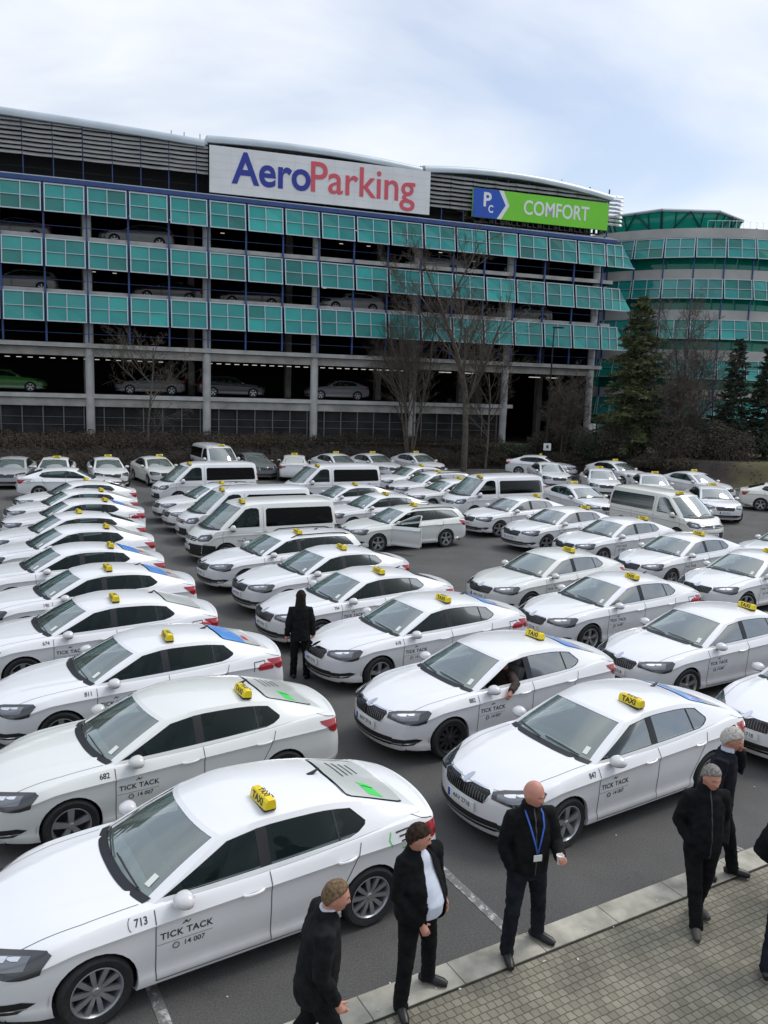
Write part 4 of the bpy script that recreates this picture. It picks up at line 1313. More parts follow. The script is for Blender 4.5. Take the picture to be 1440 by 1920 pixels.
# top storey: dark recess, louvres on posts, curved roof sheets
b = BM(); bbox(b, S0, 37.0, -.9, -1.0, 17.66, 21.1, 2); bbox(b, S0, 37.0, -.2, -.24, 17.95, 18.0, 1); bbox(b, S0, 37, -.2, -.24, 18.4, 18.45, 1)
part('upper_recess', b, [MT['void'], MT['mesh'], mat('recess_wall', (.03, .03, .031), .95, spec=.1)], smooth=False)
def louvre(sa, sb, z0, z1):
    b = BM(); n = 8; L = 1.72; s_ = sa
    while s_ < sb - .05:
        e = min(s_ + L - .05, sb)
        for i in range(n):
            z = lerp(z0, z1, (i + .5) / n) + r3.uniform(-.012, .012); dr = r3.uniform(.0, .03)
            m_ = 6; pv_ = None
            for q in range(m_ + 1):
                u = q / m_; sag = -dr * math.sin(PI * u)
                ss_ = lerp(s_, e, u)
                a = (ss_, .42, z - .08 + sag); c = (ss_, .24, z + .10 + sag); d_ = (ss_, .20, z + .06 + sag); a2 = (ss_, .40, z - .12 + sag)
                cur = [b.verts.new(bl(p)) for p in (a, c, d_, a2)]
                if pv_:
                    for x in range(4): b.faces.new((pv_[x], cur[x], cur[(x+1) % 4], pv_[(x+1) % 4]))
                pv_ = cur
        s_ += L
    return b
for sa, sb, z0, z1 in ((-15.6, -.1, 19.0, 21.15), (-.1, 7.5, 19.0, 21.1), (22.85, 38.9, 18.5, 20.85)):
    part('louvre_screen', louvre(sa, sb, z0, z1), [MT['slat']])
b = BM(); s_ = -15.6
while s_ < 38.5:
    bbox(b, s_ - .03, s_ + .03, .24, .14, 17.7, 21.2); s_ += 1.72
part('louvre_posts', b, [MT['blue']], smooth=False)
def roofsheet(sa, sb, za, zm, zb):
    b = BM(); n = 28; pv_ = None
    for q in range(n + 1):
        u = q / n; s_ = lerp(sa, sb, u); z = lerp(za, zb, u) + (zm - (za + zb) / 2) * 4 * u * (1 - u)
        z += .10; prof = [(.50, z - .58), (.56, z - .54), (.56, z - .40), (.50, z - .20), (.30, z - .06), (.05, z), (-.8, z + .06), (-3.5, z + .10), (-16, z + .1), (-16, z - .3), (.3, z - .52)]
        cur = [b.verts.new(bl((s_, w_, z_))) for w_, z_ in prof]
        if pv_:
            for x in range(len(prof)): b.faces.new((pv_[x], cur[x], cur[(x+1) % len(prof)], pv_[(x+1) % len(prof)]))
        else: b.faces.new(cur)
        pv_ = cur
    b.faces.new(pv_[::-1])
    return b
for sa, sb, za, zm, zb in ((-24, 7.25, 21.5, 21.62, 21.12), (7.45, 22.3, 21.40, 21.52, 21.08), (22.5, 37.9, 21.20, 21.50, 20.75)):
    part('roof_sheet', roofsheet(sa, sb, za, zm, zb), [MT['fascia']], angle=50)
# little spikes along the roof edge
b = BM()
for s_ in (6.0, 7.0, 5.2, 33.6): bbox(b, s_, s_ + .04, .1, .06, 21.2, 21.52)
part('roof_spikes', b, [MT['mesh']], smooth=False)

# ---------------------------------------------------------------- big signs
def sheet_grid(bm, s0, s1, z0, z1, w0, w1, mi=0): bbox(bm, s0, s1, w0, w1, z0, z1, mi)
sign = thing('sign_board', 'huge white billboard reading AeroParking in blue and red on the roof edge', 'billboard', bw(15.17, .75, 17.85), BA)
def sl(s, w, z): return Vector((s - 15.17, -(w - .75), z - 17.85))
b = BM(); bmesh.ops.create_cube(b, size=1); bmesh.ops.transform(b, matrix=Matrix.Translation(sl(15.17, .72, 19.30)) @ Matrix.Diagonal((15.26, .14, 2.90, 1)), verts=b.verts)
obj('board', b, [mat('white_sign_sheet', (.76, .76, .755), .5, noise_amt=.06, noise_scale=.6)], sign, smooth=False)
b = BM()
for i in range(1, 11):
    c = sl(7.56 + i * 1.386, .794, 19.30); box(b, c, (.022, .006, 2.86))
for i in range(1, 6): box(b, sl(15.17, .794, 17.87 + i * .48), (15.2, .006, .010))
obj('panel_joints', b, [mat('sign_joint', (.68, .68, .67), .6)], sign, smooth=False)
def sign_text(body, size, sx, s_left, zc, mt, name, root, conv, bold, w_, shear=0, extr=.03):
    t = text_bm(body, size, bold=bold, extrude=extr, align='LEFT')
    x0 = min(v.co.x for v in t.verts); x1 = max(v.co.x for v in t.verts)
    k = sx / (x1 - x0)
    b = BM(); add_bm(b, t, lambda c: conv(s_left + (c.x - x0) * k, w_ + c.z, zc + c.y)); t.free()
    bmesh.ops.recalc_face_normals(b, faces=b.faces[:])
    return obj(name, b, [mt], root, smooth=False)
sb_ = mat('sign_blue', (.018, .035, .30), .4); sr_ = mat('sign_red', (.66, .095, .125), .4)
sign_text('Aero', 2.75, 5.25, 8.95, 19.42, sb_, 'lettering', sign, sl, .055, .80)
sign_text('Parking', 2.75, 7.45, 14.22, 19.42, sr_, 'lettering', sign, sl, .022, .80)

comf = thing('sign_board', 'green and blue billboard reading COMFORT at the right end of the roof edge', 'billboard', bw(31.75, .75, 18.05), BA)
def cl(s, w, z): return Vector((s - 31.75, -(w - .75), z - 18.05))
b = BM(); box(b, cl(31.75, .70, 19.05), (11.25, .16, 1.98)); obj('board', b, [mat('sign_green', (.19, .66, .03), .5, noise_amt=.05, noise_scale=.5)], comf, smooth=False)
b = BM()
ZC_ = 19.05
extrude_poly(b, [(26.13, -.99), (28.05, -.99), (28.72, 0), (28.15, .99), (26.13, .99)], lambda p, k: cl(p[0], .785 + .012 * k, ZC_ + p[1]))
obj('blue_field', b, [mat('sign_royal_blue', (.012, .085, .48), .5)], comf, smooth=False)
wm = mat('sign_white', (.82, .83, .83), .5)
b = BM(); extrude_poly(b, [(28.05, -.99), (28.40, -.99), (29.02, 0), (28.50, .99), (28.15, .99), (28.72, 0)], lambda p, k: cl(p[0], .785 + .014 * k, ZC_ + p[1]))
obj('chevron', b, [wm], comf, smooth=False)
sign_text('P', 1.35, .62, 26.95, ZC_ + .22, wm, 'lettering', comf, cl, .035, .80, extr=.008)
sign_text('C', .72, .38, 27.35, ZC_ - .38, wm, 'lettering', comf, cl, .02, .80, extr=.008)
sign_text('COMFORT', 1.42, 5.5, 30.2, ZC_ - .02, wm, 'lettering', comf, cl, .02, .79, extr=.008)
b = BM()
for k in range(22):
    s_ = 27.6 + k * .44; h_ = .22 + .1 * (k % 3)
    box(b, cl(s_, .5, 17.92), (.06 + .05 * (k % 2), .3, .36))
    if k % 3 == 0: box(b, cl(s_ + .2, .55, 17.90), (.16, .12, .2))
box(b, cl(31.7, .4, 17.80), (10.5, .25, .08))
obj('support_brackets', b, [MT['black']], comf, smooth=False)

# ---------------------------------------------------------------- round ramp tower
TC = Vector((27.95, 83.3, 0)); TR = 13.6
drum = thing('ramp_tower', 'round car park ramp tower with teal glass bands behind the conifers', 'building', (TC.x, TC.y, GB), 0)
def dl(a, r_, z): return Vector((r_ * math.cos(a), r_ * math.sin(a), z - GB))
def band(a0, a1, r0, r1, z0, z1, n=40, mi=0, bm=None):
    b = bm if bm is not None else BM(); pv_ = None
    for q in range(n + 1):
        a = lerp(a0, a1, q / n)
        cur = [b.verts.new(dl(a, r_, z)) for r_, z in ((r0, z0), (r1, z0), (r1, z1), (r0, z1))]
        if pv_:
            for x in range(4):
                f = b.faces.new((pv_[x], cur[x], cur[(x+1) % 4], pv_[(x+1) % 4])); f.material_index = mi
        pv_ = cur
    return b
A0, A1 = R(-172), R(-28)
tow_conc = mat('pale_render', (.44, .435, .41), .85, noise_amt=.12, noise_scale=.7)
lev = [(16.98, 0), (13.74, 0), (10.49, 0), (7.24, 1), (3.98, 1)]
for zb_, low in lev:
    b = band(A0, A1, TR - .5, TR, zb_ + 1.62, zb_ + 2.38); obj('parapet_band', b, [tow_conc], drum, angle=30)
    b = band(A0, A1, TR - 12, TR - .02, zb_ + 1.2, zb_ + 1.62); obj('ramp_deck', b, [MT['deck']], drum)
    b = band(A0, A1, TR - 1.3, TR - 1.25, zb_ - .9, zb_ + 1.2); obj('inner_glazing', b, [MT['seagreen']], drum)
b = band(A0, A1, TR - .5, TR + .12, 18.62, 19.35); obj('roof_parapet', b, [tow_conc], drum, angle=30)
b = BM(); lathe(b, [(.01, 18.7 - GB), (TR - .3, 18.7 - GB)], 60, 'z'); lathe(b, [(TR - 7, 0), (TR - 7, 18.7 - GB)], 48, 'z', 1)
obj('core', b, [MT['deck'], mat('core_wall_green', (.015, .10, .08), .7)], drum)
da = PW / (TR + .6)
base_a = math.atan2(70 - 83.3, 23.5 - 27.95) - da * .5
for zb_, low in lev:
    for k in range(-4, 7):
        a0, a1 = base_a + k * da + .012, base_a + (k + 1) * da - .012
        am = (a0 + a1) / 2
        cx_ = TC + Vector((math.cos(am), math.sin(am), 0)) * TR
        def conv(p, am=am):
            # p = (tangential offset, outward, z)
            o_ = Vector((math.cos(am), math.sin(am), 0)); t_ = Vector((-math.sin(am), math.cos(am), 0))
            q = o_ * (TR + p[1]) + t_ * p[0]; return Vector((q.x, q.y, p[2] - GB))
        panel(-PW / 2 + .07, PW / 2 - .07, zb_ + 1.60, zb_, .05, .42, MT['teal2'] if k > 2 or (k + int(zb_)) % 5 == 0 else MT['teal'], drum, conv)
for k in range(-4, 8):
    a = base_a + k * da; b = BM()
    box(b, dl(a, TR + .03, 10.6), (.10, .10, 17.6), rot=Matrix.Rotation(a, 3, 'Z')); obj('steel_post', b, [MT['blue']], drum, smooth=False)
# glass lantern on the tower roof
lan = BM(); LC = Vector((24.9 - TC.x, 77.9 - TC.y, 0)); NL = 8; r0_, r1_ = 5.2, 6.2; off_ = math.atan2(72 - 77.9, 22.4 - 24.9)
def lp(k, r_, z): a = off_ + k * 2 * PI / NL; return LC + Vector((r_ * math.cos(a), r_ * math.sin(a), z - GB))
for k in range(NL):
    quad(lan, lp(k, r0_, 18.8), lp(k+1, r0_, 18.8), lp(k+1, r1_, 21.1), lp(k, r1_, 21.1))
    f = lan.faces.new([lan.verts.new(p) for p in (lp(k, r1_, 21.1), lp(k+1, r1_, 21.1), LC + Vector((0, 0, 21.7 - GB)))])
lo = obj('glass_lantern', lan, [MT['seagreen']], drum, smooth=False)
rb = BM()
for k in range(NL):
    tube(rb, [lp(k, r0_, 18.8), lp(k, r1_ + .05, 21.1), LC + Vector((0, 0, 21.7 - GB))], .11, 6)
    tube(rb, [lp(k, r0_, 18.9), lp(k + .5, r1_ * .95, 21.05), lp(k + 1, r0_, 18.9)], .07, 6)
    tube(rb, [lp(k, (r0_ + r1_) / 2, 20.2), lp(k + 1, (r0_ + r1_) / 2, 20.2)], .07, 6)
    for q in (.25, .75): tube(rb, [lp(k + q, r0_ * .95, 18.9), lp(k + q, r1_ * .95, 21.05)], .045, 5)
obj('lantern_ribs', rb, [mat('dark_green_steel', (.008, .05, .045), .5)], lo)
rb = BM()
for k in range(NL): tube(rb, [lp(k, r1_ + .06, 21.12), lp(k + 1, r1_ + .06, 21.12)], .13, 6)
obj('lantern_rim', rb, [MT['fascia']], lo)
rb = BM()
for k in range(0, 30):
    a = R(-100 + k * 2.4) 
    tube(rb, [dl(a, TR - .1, 19.35), dl(a, TR - .1, 19.95)], .012, 4)
for z in (19.95,): tube(rb, [dl(R(-100 + k * 2.4), TR - .1, z) for k in range(30)], .012, 4)
obj('roof_railing', rb, [MT['frame']], drum)

# ---------------------------------------------------------------- lamp post with a small white box sign
lp_ = thing('street_lamp', 'thin dark lamp post with a small white box sign near its foot', 'street lamp', (11.25, 58.2, bank_z(11.25, 58.2) - .05))
b = BM(); tube(b, [(0, 0, 0), (.03, 0, 5), (.08, 0, 10.2)], [.085, .06, .04], 8); tube(b, [(0, 0, 0), (0, 0, .9)], .12, 8); obj('pole', b, [MT['mesh']], lp_)
b = BM(); box(b, (.35, -.05, 10.22), (.75, .2, .10), bev=.03); obj('lamp_head', b, [MT['mesh']], lp_)
b = BM(); box(b, (.06, -.15, 2.0), (.52, .16, .50), bev=.02); box(b, (.06, -.235, 2.02), (.16, .012, .22), mi=1); obj('sign_box', b, [mat('white_box', (.62, .63, .62), .5), MT['inkgrey']], lp_)
# ---------------------------------------------------------------- trees and shrubs
def mesh_from(name, V, F, mats, mi=None, smooth=False):
    me = bpy.data.meshes.new(name); me.from_pydata(V, [], F)
    for m_ in mats: me.materials.append(m_)
    if mi: me.polygons.foreach_set('material_index', mi)
    if smooth: me.polygons.foreach_set('use_smooth', [True] * len(F))
    me.update(); return me
MT['bark'] = mat('grey_brown_bark', (.095, .082, .066), .95, noise_amt=.4, noise_scale=5, bump=.6, bump_scale=20)
MT['twig'] = mat('bare_twigs', (.095, .078, .062), .95)
MT['needle'] = mat('conifer_needles', (.045, .062, .022), .8, noise_scale=1.0, col2=(.115, .128, .052))
MT['needle2'] = mat('dark_conifer_needles', (.016, .028, .015), .8, noise_scale=1.3, col2=(.036, .050, .026))
MT['brownleaf'] = mat('brown_hedge_leaves', (.027, .020, .012), .9, noise_scale=.7, col2=(.055, .040, .022))
MT['shrubleaf'] = mat('dull_shrub_leaves', (.026, .023, .016), .9, noise_scale=.8, col2=(.055, .046, .031))
MT['greenleaf'] = mat('evergreen_leaves', (.012, .03, .012), .8, noise_scale=.8, col2=(.03, .05, .02))

class Sticks:
    """many tapered twigs in one mesh"""
    def __init__(s): s.V = []; s.F = []
    def seg(s, a, b, ra, rb, n=4):
        d = (b - a)
        if d.length < 1e-6: return
        d.normalize(); u = d.orthogonal().normalized(); w = d.cross(u); i0 = len(s.V)
        for p, r_ in ((a, ra), (b, rb)):
            for k in range(n): s.V.append(tuple(p + (u * math.cos(2*PI*k/n) + w * math.sin(2*PI*k/n)) * r_))
        for k in range(n): s.F.append((i0 + k, i0 + (k+1) % n, i0 + n + (k+1) % n, i0 + n + k))

def bare_tree(name, label, loc, h, seed, stems=1, spread=.32, r0=.16, levels=5, dens=1.0, first=.28, group=None):
    rr = random.Random(seed)
    root = thing(name, label, 'tree', loc, 0, group)
    T, Cw = Sticks(), Sticks()
    def grow(p, d, L, r_, lev):
        n = 4 if lev < 2 else 3
        q = p
        S = T if lev == 0 else Cw
        kids = []
        for i in range(n):
            d = (d + Vector((rr.gauss(0, .09), rr.gauss(0, .09), rr.gauss(0, .05) + .05))).normalized()
            e = q + d * L / n
            ra, rb = lerp(r_, r_ * .55, i / n), lerp(r_, r_ * .55, (i + 1) / n)
            S.seg(q, e, ra, rb, 7 if lev == 0 else (5 if lev == 1 else 3)); q = e
            kids.append((e, d, rb, (i + 1) / n))
        if lev >= levels: return
        m_ = int((9 if lev == 0 else (6 if lev == 1 else 5)) * dens + .5)
        for k in range(m_):
            f = lerp(first if lev == 0 else .25, 1.0, (k + rr.random() * .7) / m_)
            i = min(n - 1, int(f * n)); e, dd, rb, _ = kids[i]
            a_ = rr.uniform(0, 2 * PI); u = dd.orthogonal().normalized(); w = dd.cross(u)
            ang = rr.uniform(.45, .95) * (1.05 if lev else 1) * (spread / .32) ** .5
            nd = (dd * math.cos(ang) + (u * math.cos(a_) + w * math.sin(a_)) * math.sin(ang)); nd.z += .18; nd.normalize()
            pos = e - dd * rr.random() * L / n
            grow(pos, nd, L * rr.uniform(.42, .66) * (1 - .25 * f), max(rb * rr.uniform(.45, .65), .0075), lev + 1)
    for k in range(stems):
        a_ = rr.uniform(0, 2 * PI); o = Vector((math.cos(a_), math.sin(a_), 0)) * (.18 if stems > 1 else 0)
        d = (Vector((0, 0, 1)) + o * .8 * (1 if stems > 1 else 0)).normalized()
        grow(o, d, h * rr.uniform(.62, .8) if stems > 1 else h * .78, r0 * (1 if stems == 1 else .6), 0)
    new_obj('trunk', mesh_from('trunk', T.V, T.F, [MT['bark']], smooth=True), root)
    new_obj('crown', mesh_from('crown', Cw.V, Cw.F, [MT['twig']]), root)
    return root

def conifer(name, label, loc, h, w, seed, leafm, group=None, sparse=1.0, droop=.25, base=.08):
    rr = random.Random(seed)
    root = thing(name, label, 'tree', loc, 0, group)
    T = Sticks(); V, F = [], []
    T.seg(Vector((0, 0, 0)), Vector((.05, 0, h * .97)), h * .016 + .03, .02, 8)
    nb = int(h * 15 * sparse)
    for k in range(nb):
        f = base + (1 - base) * (k / nb) ** .92
        z = f * h; L = w * ((1 - f) ** .72 * .92 + .045) * rr.uniform(.42, 1.2)
        if f < base + .14: L *= .75 + 1.8 * (f - base)
        a_ = rr.uniform(0, 2 * PI); d = Vector((math.cos(a_), math.sin(a_), rr.uniform(-droop, .18) + .3 * f)).normalized()
        p0 = Vector((0, 0, z)); side = Vector((-d.y, d.x, 0)).normalized()
        tip = p0 + d * L + Vector((0, 0, -.10 * L))
        T.seg(p0, tip, .028, .008, 3)
        ns = max(4, int(L * 11))
        for q in range(ns):
            t = lerp(.18, 1, (q + rr.random()) / ns); c = p0.lerp(tip, t)
            for sg in (1, -1):
                sl_ = (1.1 - t) * L * .34 * rr.uniform(.5, 1.2) + .12
                e = c + (side * sg * rr.uniform(.5, 1) + d * rr.uniform(.4, .9) + Vector((0, 0, rr.uniform(-.5, .3)))).normalized() * sl_
                for g_ in range(3):
                    cc = c.lerp(e, (g_ + rr.random()) / 3); dd = Vector((rr.gauss(0, 1), rr.gauss(0, 1), rr.gauss(0, .7))).normalized(); s2 = rr.uniform(.07, .16)
                    u2 = ((e - c).normalized() + dd * .5).normalized(); n2 = u2.cross(dd).normalized() * s2 * .38
                    i0 = len(V); V.extend([tuple(cc - n2), tuple(cc + u2 * s2 * 1.5), tuple(cc + n2), tuple(cc - u2 * s2 * .4)]); F.append((i0, i0+1, i0+2, i0+3))
    new_obj('trunk', mesh_from('trunk', T.V, T.F, [MT['bark']]), root)
    new_obj('crown', mesh_from('crown', V, F, [leafm]), root)
    return root

def shrub_geo(blobs, seed, leaf, n_per, twigs=True):
    rr = random.Random(seed); V, F = [], []; S = Sticks()
    for (c, r_) in blobs:
        c = Vector(c); r_ = Vector(r_); nn = int(n_per * (r_.x * r_.y * r_.z) ** .6)
        for k in range(nn):
            d = Vector((rr.gauss(0, 1), rr.gauss(0, 1), rr.gauss(0, 1))).normalized(); q = rr.random() ** .35
            q *= 1 + .22 * noise.noise(c + d * 2.3)
            p = c + Vector((d.x * r_.x, d.y * r_.y, d.z * r_.z)) * q
            if p.z < 0.02: p.z = rr.uniform(.02, .3)
            u = Vector((rr.gauss(0, 1), rr.gauss(0, 1), rr.gauss(0, 1))).normalized(); w = u.orthogonal().normalized(); s2 = leaf * rr.uniform(.5, 1.3)
            i0 = len(V); V.extend([tuple(p - u * s2), tuple(p + w * s2 * .5), tuple(p + u * s2), tuple(p - w * s2 * .5)]); F.append((i0, i0+1, i0+2, i0+3))
        if twigs:
            for k in range(int(nn * .05)):
                d = Vector((rr.gauss(0, .8), rr.gauss(0, .8), abs(rr.gauss(0, 1)) + .3)).normalized()
                b0 = Vector((c.x + rr.gauss(0, r_.x * .4), c.y + rr.gauss(0, r_.y * .4), max(0, c.z - r_.z * .8)))
                e = c + Vector((d.x * r_.x, d.y * r_.y, d.z * r_.z)) * rr.uniform(.8, 1.25)
                m_ = (b0 + e) / 2 + Vector((rr.gauss(0, .1), rr.gauss(0, .1), .1)); S.seg(b0, m_, .018, .012, 3); S.seg(m_, e, .012, .005, 3)
    return V, F, S
def shrub(name, label, loc, blobs, seed, leafm, leaf=.08, n_per=900, cat='shrub', group=None):
    V, F, S = shrub_geo(blobs, seed, leaf, n_per)
    root = thing(name, label, cat, loc, 0, group)
    new_obj('foliage', mesh_from('foliage', V, F, [leafm]), root)
    if S.F: new_obj('stems', mesh_from('stems', S.V, S.F, [MT['twig']]), root)
    return root

# brown hedge along the foot of the building, left half
rh = random.Random(3)
blobs = []
x = -30.0
while x < 8.5:
    y0 = EDGE(x) + 1.0 + rh.uniform(-.15, .15)
    yb = 54 + (x + 19.29) * .3433 - .9
    nrow = max(1, int((yb - y0) / 1.3) + 1)
    for j in range(min(nrow, 4)):
        y = lerp(y0, yb, j / max(1, min(nrow, 4) - 1)) if nrow > 1 else y0
        hgt = rh.uniform(.42, .66)
        blobs.append(((x + rh.uniform(-.3, .3), y, bank_z(x, y) + hgt * .55), (rh.uniform(.7, 1.1), rh.uniform(.6, .85), hgt)))
    x += 1.0
V, F, S = shrub_geo(blobs, 5, .075, 620)
hed = thing('hedge', 'low brown clipped hedge on the bank below the car park', 'hedge', (0, 0, 0))
new_obj('foliage', mesh_from('foliage', V, F, [MT['brownleaf']]), hed); new_obj('stems', mesh_from('stems', S.V, S.F, [MT['twig']]), hed)

def gz(x, y): return (x, y, bank_z(x, y) - .08)
bare_tree('bare_tree', 'small bare tree in front of the left bays of the car park', gz(-15.0, 52.0), 8.0, 2, spread=.5, r0=.075, levels=4, dens=1.0, first=.22)
bare_tree('bare_tree', 'bare tree with several thin stems before the middle concrete columns', gz(1.7, 58.9), 10.6, 7, stems=5, spread=.25, r0=.15, levels=4, dens=.95, first=.35)
bare_tree('bare_tree', 'tallest bare tree, its thick trunk rising right of the multi-stemmed one', gz(5.5, 58.0), 14.6, 5, stems=1, spread=.34, r0=.24, levels=5, dens=1.0, first=.30)
bare_tree('bare_tree', 'thin bare tree close behind the tallest bare trunk', gz(7.2, 59.6), 9.0, 31, spread=.34, r0=.09, levels=4, dens=1.1, first=.3)
bare_tree('bare_tree', 'bare grey tree standing before the ramp tower, between the conifers', gz(21.6, 59.8), 10.2, 12, stems=3, spread=.4, r0=.14, levels=4, dens=1.25, first=.2)
bare_tree('bare_tree', 'low bare bushy tree right of the tall conifer', gz(20.0, 57.2), 6.2, 18, stems=4, spread=.5, r0=.12, levels=4, dens=1.2, first=.12)
bare_tree('bare_tree', 'bare bushy tree beside the rightmost concrete column', gz(12.9, 60.6), 5.4, 23, stems=4, spread=.5, r0=.12, levels=4, dens=1.2, first=.12)
conifer('conifer', 'tallest conifer, green and broad, at the corner of the car park', gz(17.4, 58.6), 10.95, 3.7, 4, MT['needle'], sparse=2.0, droop=.55)
conifer('conifer', 'narrow dark conifer before the ramp tower', gz(23.9, 57.6), 8.2, 1.9, 9, MT['needle2'], sparse=1.7, droop=.4)
conifer('conifer', 'dark green conifer at the right edge of the view', gz(26.6, 58.2), 8.0, 2.9, 14, MT['needle2'], sparse=1.8, droop=.4)
for i, (lb, x, y, bl_, m_) in enumerate((
    ('dark shrub at the foot of the rightmost concrete column', 13.5, 61.2, [((0, 0, .8), (1.8, 1.1, 1.2)), ((-1.8, .3, .5), (1.3, 1, .8))], 'shrubleaf'),
    ('green evergreen shrub below the lamp post', 9.4, 61.3, [((0, 0, .35), (2.0, .9, .6)), ((-2.6, .1, .3), (1.2, .7, .5))], 'greenleaf'),
    ('brown shrub at the foot of the tall conifer', 16.3, 57.6, [((0, 0, .9), (1.8, 1.2, 1.3)), ((1.2, .6, 1.6), (1.0, .9, 1.0))], 'shrubleaf'),
    ('wide dull brown shrub right of the tall conifer', 19.6, 55.9, [((0, 0, 1.0), (2.0, 1.3, 1.3)), ((1.8, .6, .8), (1.3, 1.1, 1.2))], 'shrubleaf'),
    ('dull brown shrub before the narrow dark conifer', 23.0, 55.8, [((0, 0, .9), (2.1, 1.2, 1.2)), ((-.8, .6, 1.8), (1.1, 1, .9))], 'shrubleaf'),
    ('dark green shrub under the conifer at the right edge', 27.2, 56.3, [((0, 0, 1.1), (2.2, 1.3, 1.4)), ((1.9, .6, 1.0), (1.3, 1.1, 1.5))], 'greenleaf'),
    ('dark shrub at the foot of the tallest bare trunk', 6.2, 60.9, [((0, 0, .4), (1.8, .8, .6)), ((2.1, .4, .35), (1.3, .7, .5))], 'shrubleaf'))):
    shrub('shrub', lb, gz(x, y), bl_, 40 + i, MT[m_], leaf=.09, n_per=1500)

for i, (lb, x, y, bl_, m_) in enumerate((
    ('low brown shrub on the bank left of the lamp post', 7.9, 60.6, [((0, 0, .3), (1.5, .6, .5))], 'brownleaf'),
    ('low dark shrub on the bank right of the lamp post', 12.6, 59.7, [((0, 0, .3), (1.6, .7, .6)), ((1.7, -.6, .3), (1.0, .6, .5))], 'shrubleaf'),
    ('dark shrub on the bank between the column and the tall conifer', 15.2, 58.4, [((0, 0, .5), (1.4, .9, .8)), ((-.9, .8, .9), (1.1, .9, .9))], 'greenleaf'),
    ('low brown shrub at the front edge of the bank below the tall conifer', 17.9, 55.2, [((0, 0, .3), (1.7, .7, .6)), ((1.6, -.8, .3), (1.2, .7, .5))], 'brownleaf'))):
    shrub('shrub', lb, gz(x, y), bl_, 60 + i, MT[m_], leaf=.085, n_per=1500)
rl = random.Random(77); V, F = [], []
while len(F) < 16000:
    x = rl.uniform(-26, 30); d = rl.random() ** 1.3 * 5.5 + .15; y = EDGE(x) + d; z = bank_z(x, y) + .015
    if x > 20.5 and rl.random() < .96: continue
    a = rl.uniform(0, 2 * PI); s2 = rl.uniform(.04, .12); u = Vector((math.cos(a), math.sin(a), rl.uniform(-.3, .5))) * s2; w = Vector((-math.sin(a), math.cos(a), rl.uniform(0, .9))) * s2 * .5; p = Vector((x, y, z)); i0 = len(V)
    V.extend([tuple(p - u), tuple(p + w), tuple(p + u), tuple(p - w * .5)]); F.append((i0, i0+1, i0+2, i0+3))
fl = new_obj('fallen_leaves', mesh_from('fallen_leaves', V, F, [mat('dead_leaves', (.022, .015, .009), .95, noise_scale=.6, col2=(.060, .042, .022))]))
tag(fl, 'dead leaves and dry weeds covering the bank under the trees', 'leaves', kind='stuff')
# ---------------------------------------------------------------- people
def skin_mat(name, c0, c1):
    return mat(name, c0, .5, noise_scale=14, col2=c1, spec=.4)
MT['skin'] = skin_mat('skin', (.47, .21, .145), (.56, .275, .20)); MT['skin_pink'] = skin_mat('flushed_skin', (.52, .225, .160), (.58, .29, .215))
MT['cloth_black'] = mat('black_cloth', (.0085, .0085, .0092), .9, spec=.15, noise_amt=.4, noise_scale=12, bump=.25, bump_scale=240)
MT['cloth_dark'] = mat('dark_grey_cloth', (.0115, .0115, .0125), .9, spec=.15, noise_amt=.4, noise_scale=12, bump=.25, bump_scale=240)
MT['cloth_navy'] = mat('dark_navy_cloth', (.012, .0135, .019), .9, spec=.15, noise_amt=.4, noise_scale=12, bump=.25, bump_scale=240)
MT['cloth_brown'] = mat('dark_brown_cloth', (.035, .022, .016), .85, noise_amt=.3, noise_scale=12)
MT['shirt'] = mat('white_shirt', (.55, .60, .68), .8, noise_amt=.08, noise_scale=9)
MT['zip'] = mat('zip_metal', (.06, .06, .065), .35, metal=.5)
MT['beige'] = mat('beige_cloth', (.50, .40, .33), .85, noise_amt=.1, noise_scale=9)
MT['leather'] = mat('black_leather', (.010, .010, .010), .4)
MT['suede'] = mat('grey_shoe_leather', (.055, .05, .045), .7)
MT['hair_brown'] = mat('brown_hair', (.035, .022, .015), .85, spec=.15, noise_amt=.5, noise_scale=40)
MT['hair_fair'] = mat('greying_fair_hair', (.16, .105, .06), .85, spec=.15, noise_amt=.5, noise_scale=40)
MT['hair_grey'] = mat('grey_hair', (.22, .20, .18), .85, spec=.15, noise_amt=.45, noise_scale=40)
MT['hair_white'] = mat('white_hair', (.48, .45, .40), .85, spec=.15, noise_amt=.3, noise_scale=40)
MT['hair_black'] = mat('dark_hair', (.018, .012, .010), .85, spec=.15, noise_amt=.5, noise_scale=40)
MT['eye'] = mat('dark_eye', (.02, .014, .012), .3); MT['lip'] = mat('lips', (.36, .12, .10), .5)
MT['skin_brow'] = mat('faint_eyebrows', (.25, .10, .07), .7); MT['lanyard'] = mat('blue_lanyard', (.03, .10, .42), .6, noise_amt=.3, noise_scale=60)

def V3(*a): return Vector(a)
def loft(bm, secs, n=24, cap=True):
    """secs: (centre, rx, ry[, turn]) stacked elliptical sections"""
    rings = []
    for s in secs:
        c, rx, ry = Vector(s[0]), s[1], s[2]; a0 = s[3] if len(s) > 3 else 0
        ring = []
        for k in range(n):
            a = 2*PI*k/n; x, y = rx * math.cos(a), ry * math.sin(a)
            ring.append(bm.verts.new(c + V3(x * math.cos(a0) - y * math.sin(a0), x * math.sin(a0) + y * math.cos(a0), 0)))
        rings.append(ring)
    for a, b in zip(rings, rings[1:]):
        for k in range(n): bm.faces.new((a[k], a[(k+1) % n], b[(k+1) % n], b[k]))
    if cap: bm.faces.new(rings[0][::-1]); bm.faces.new(rings[-1])

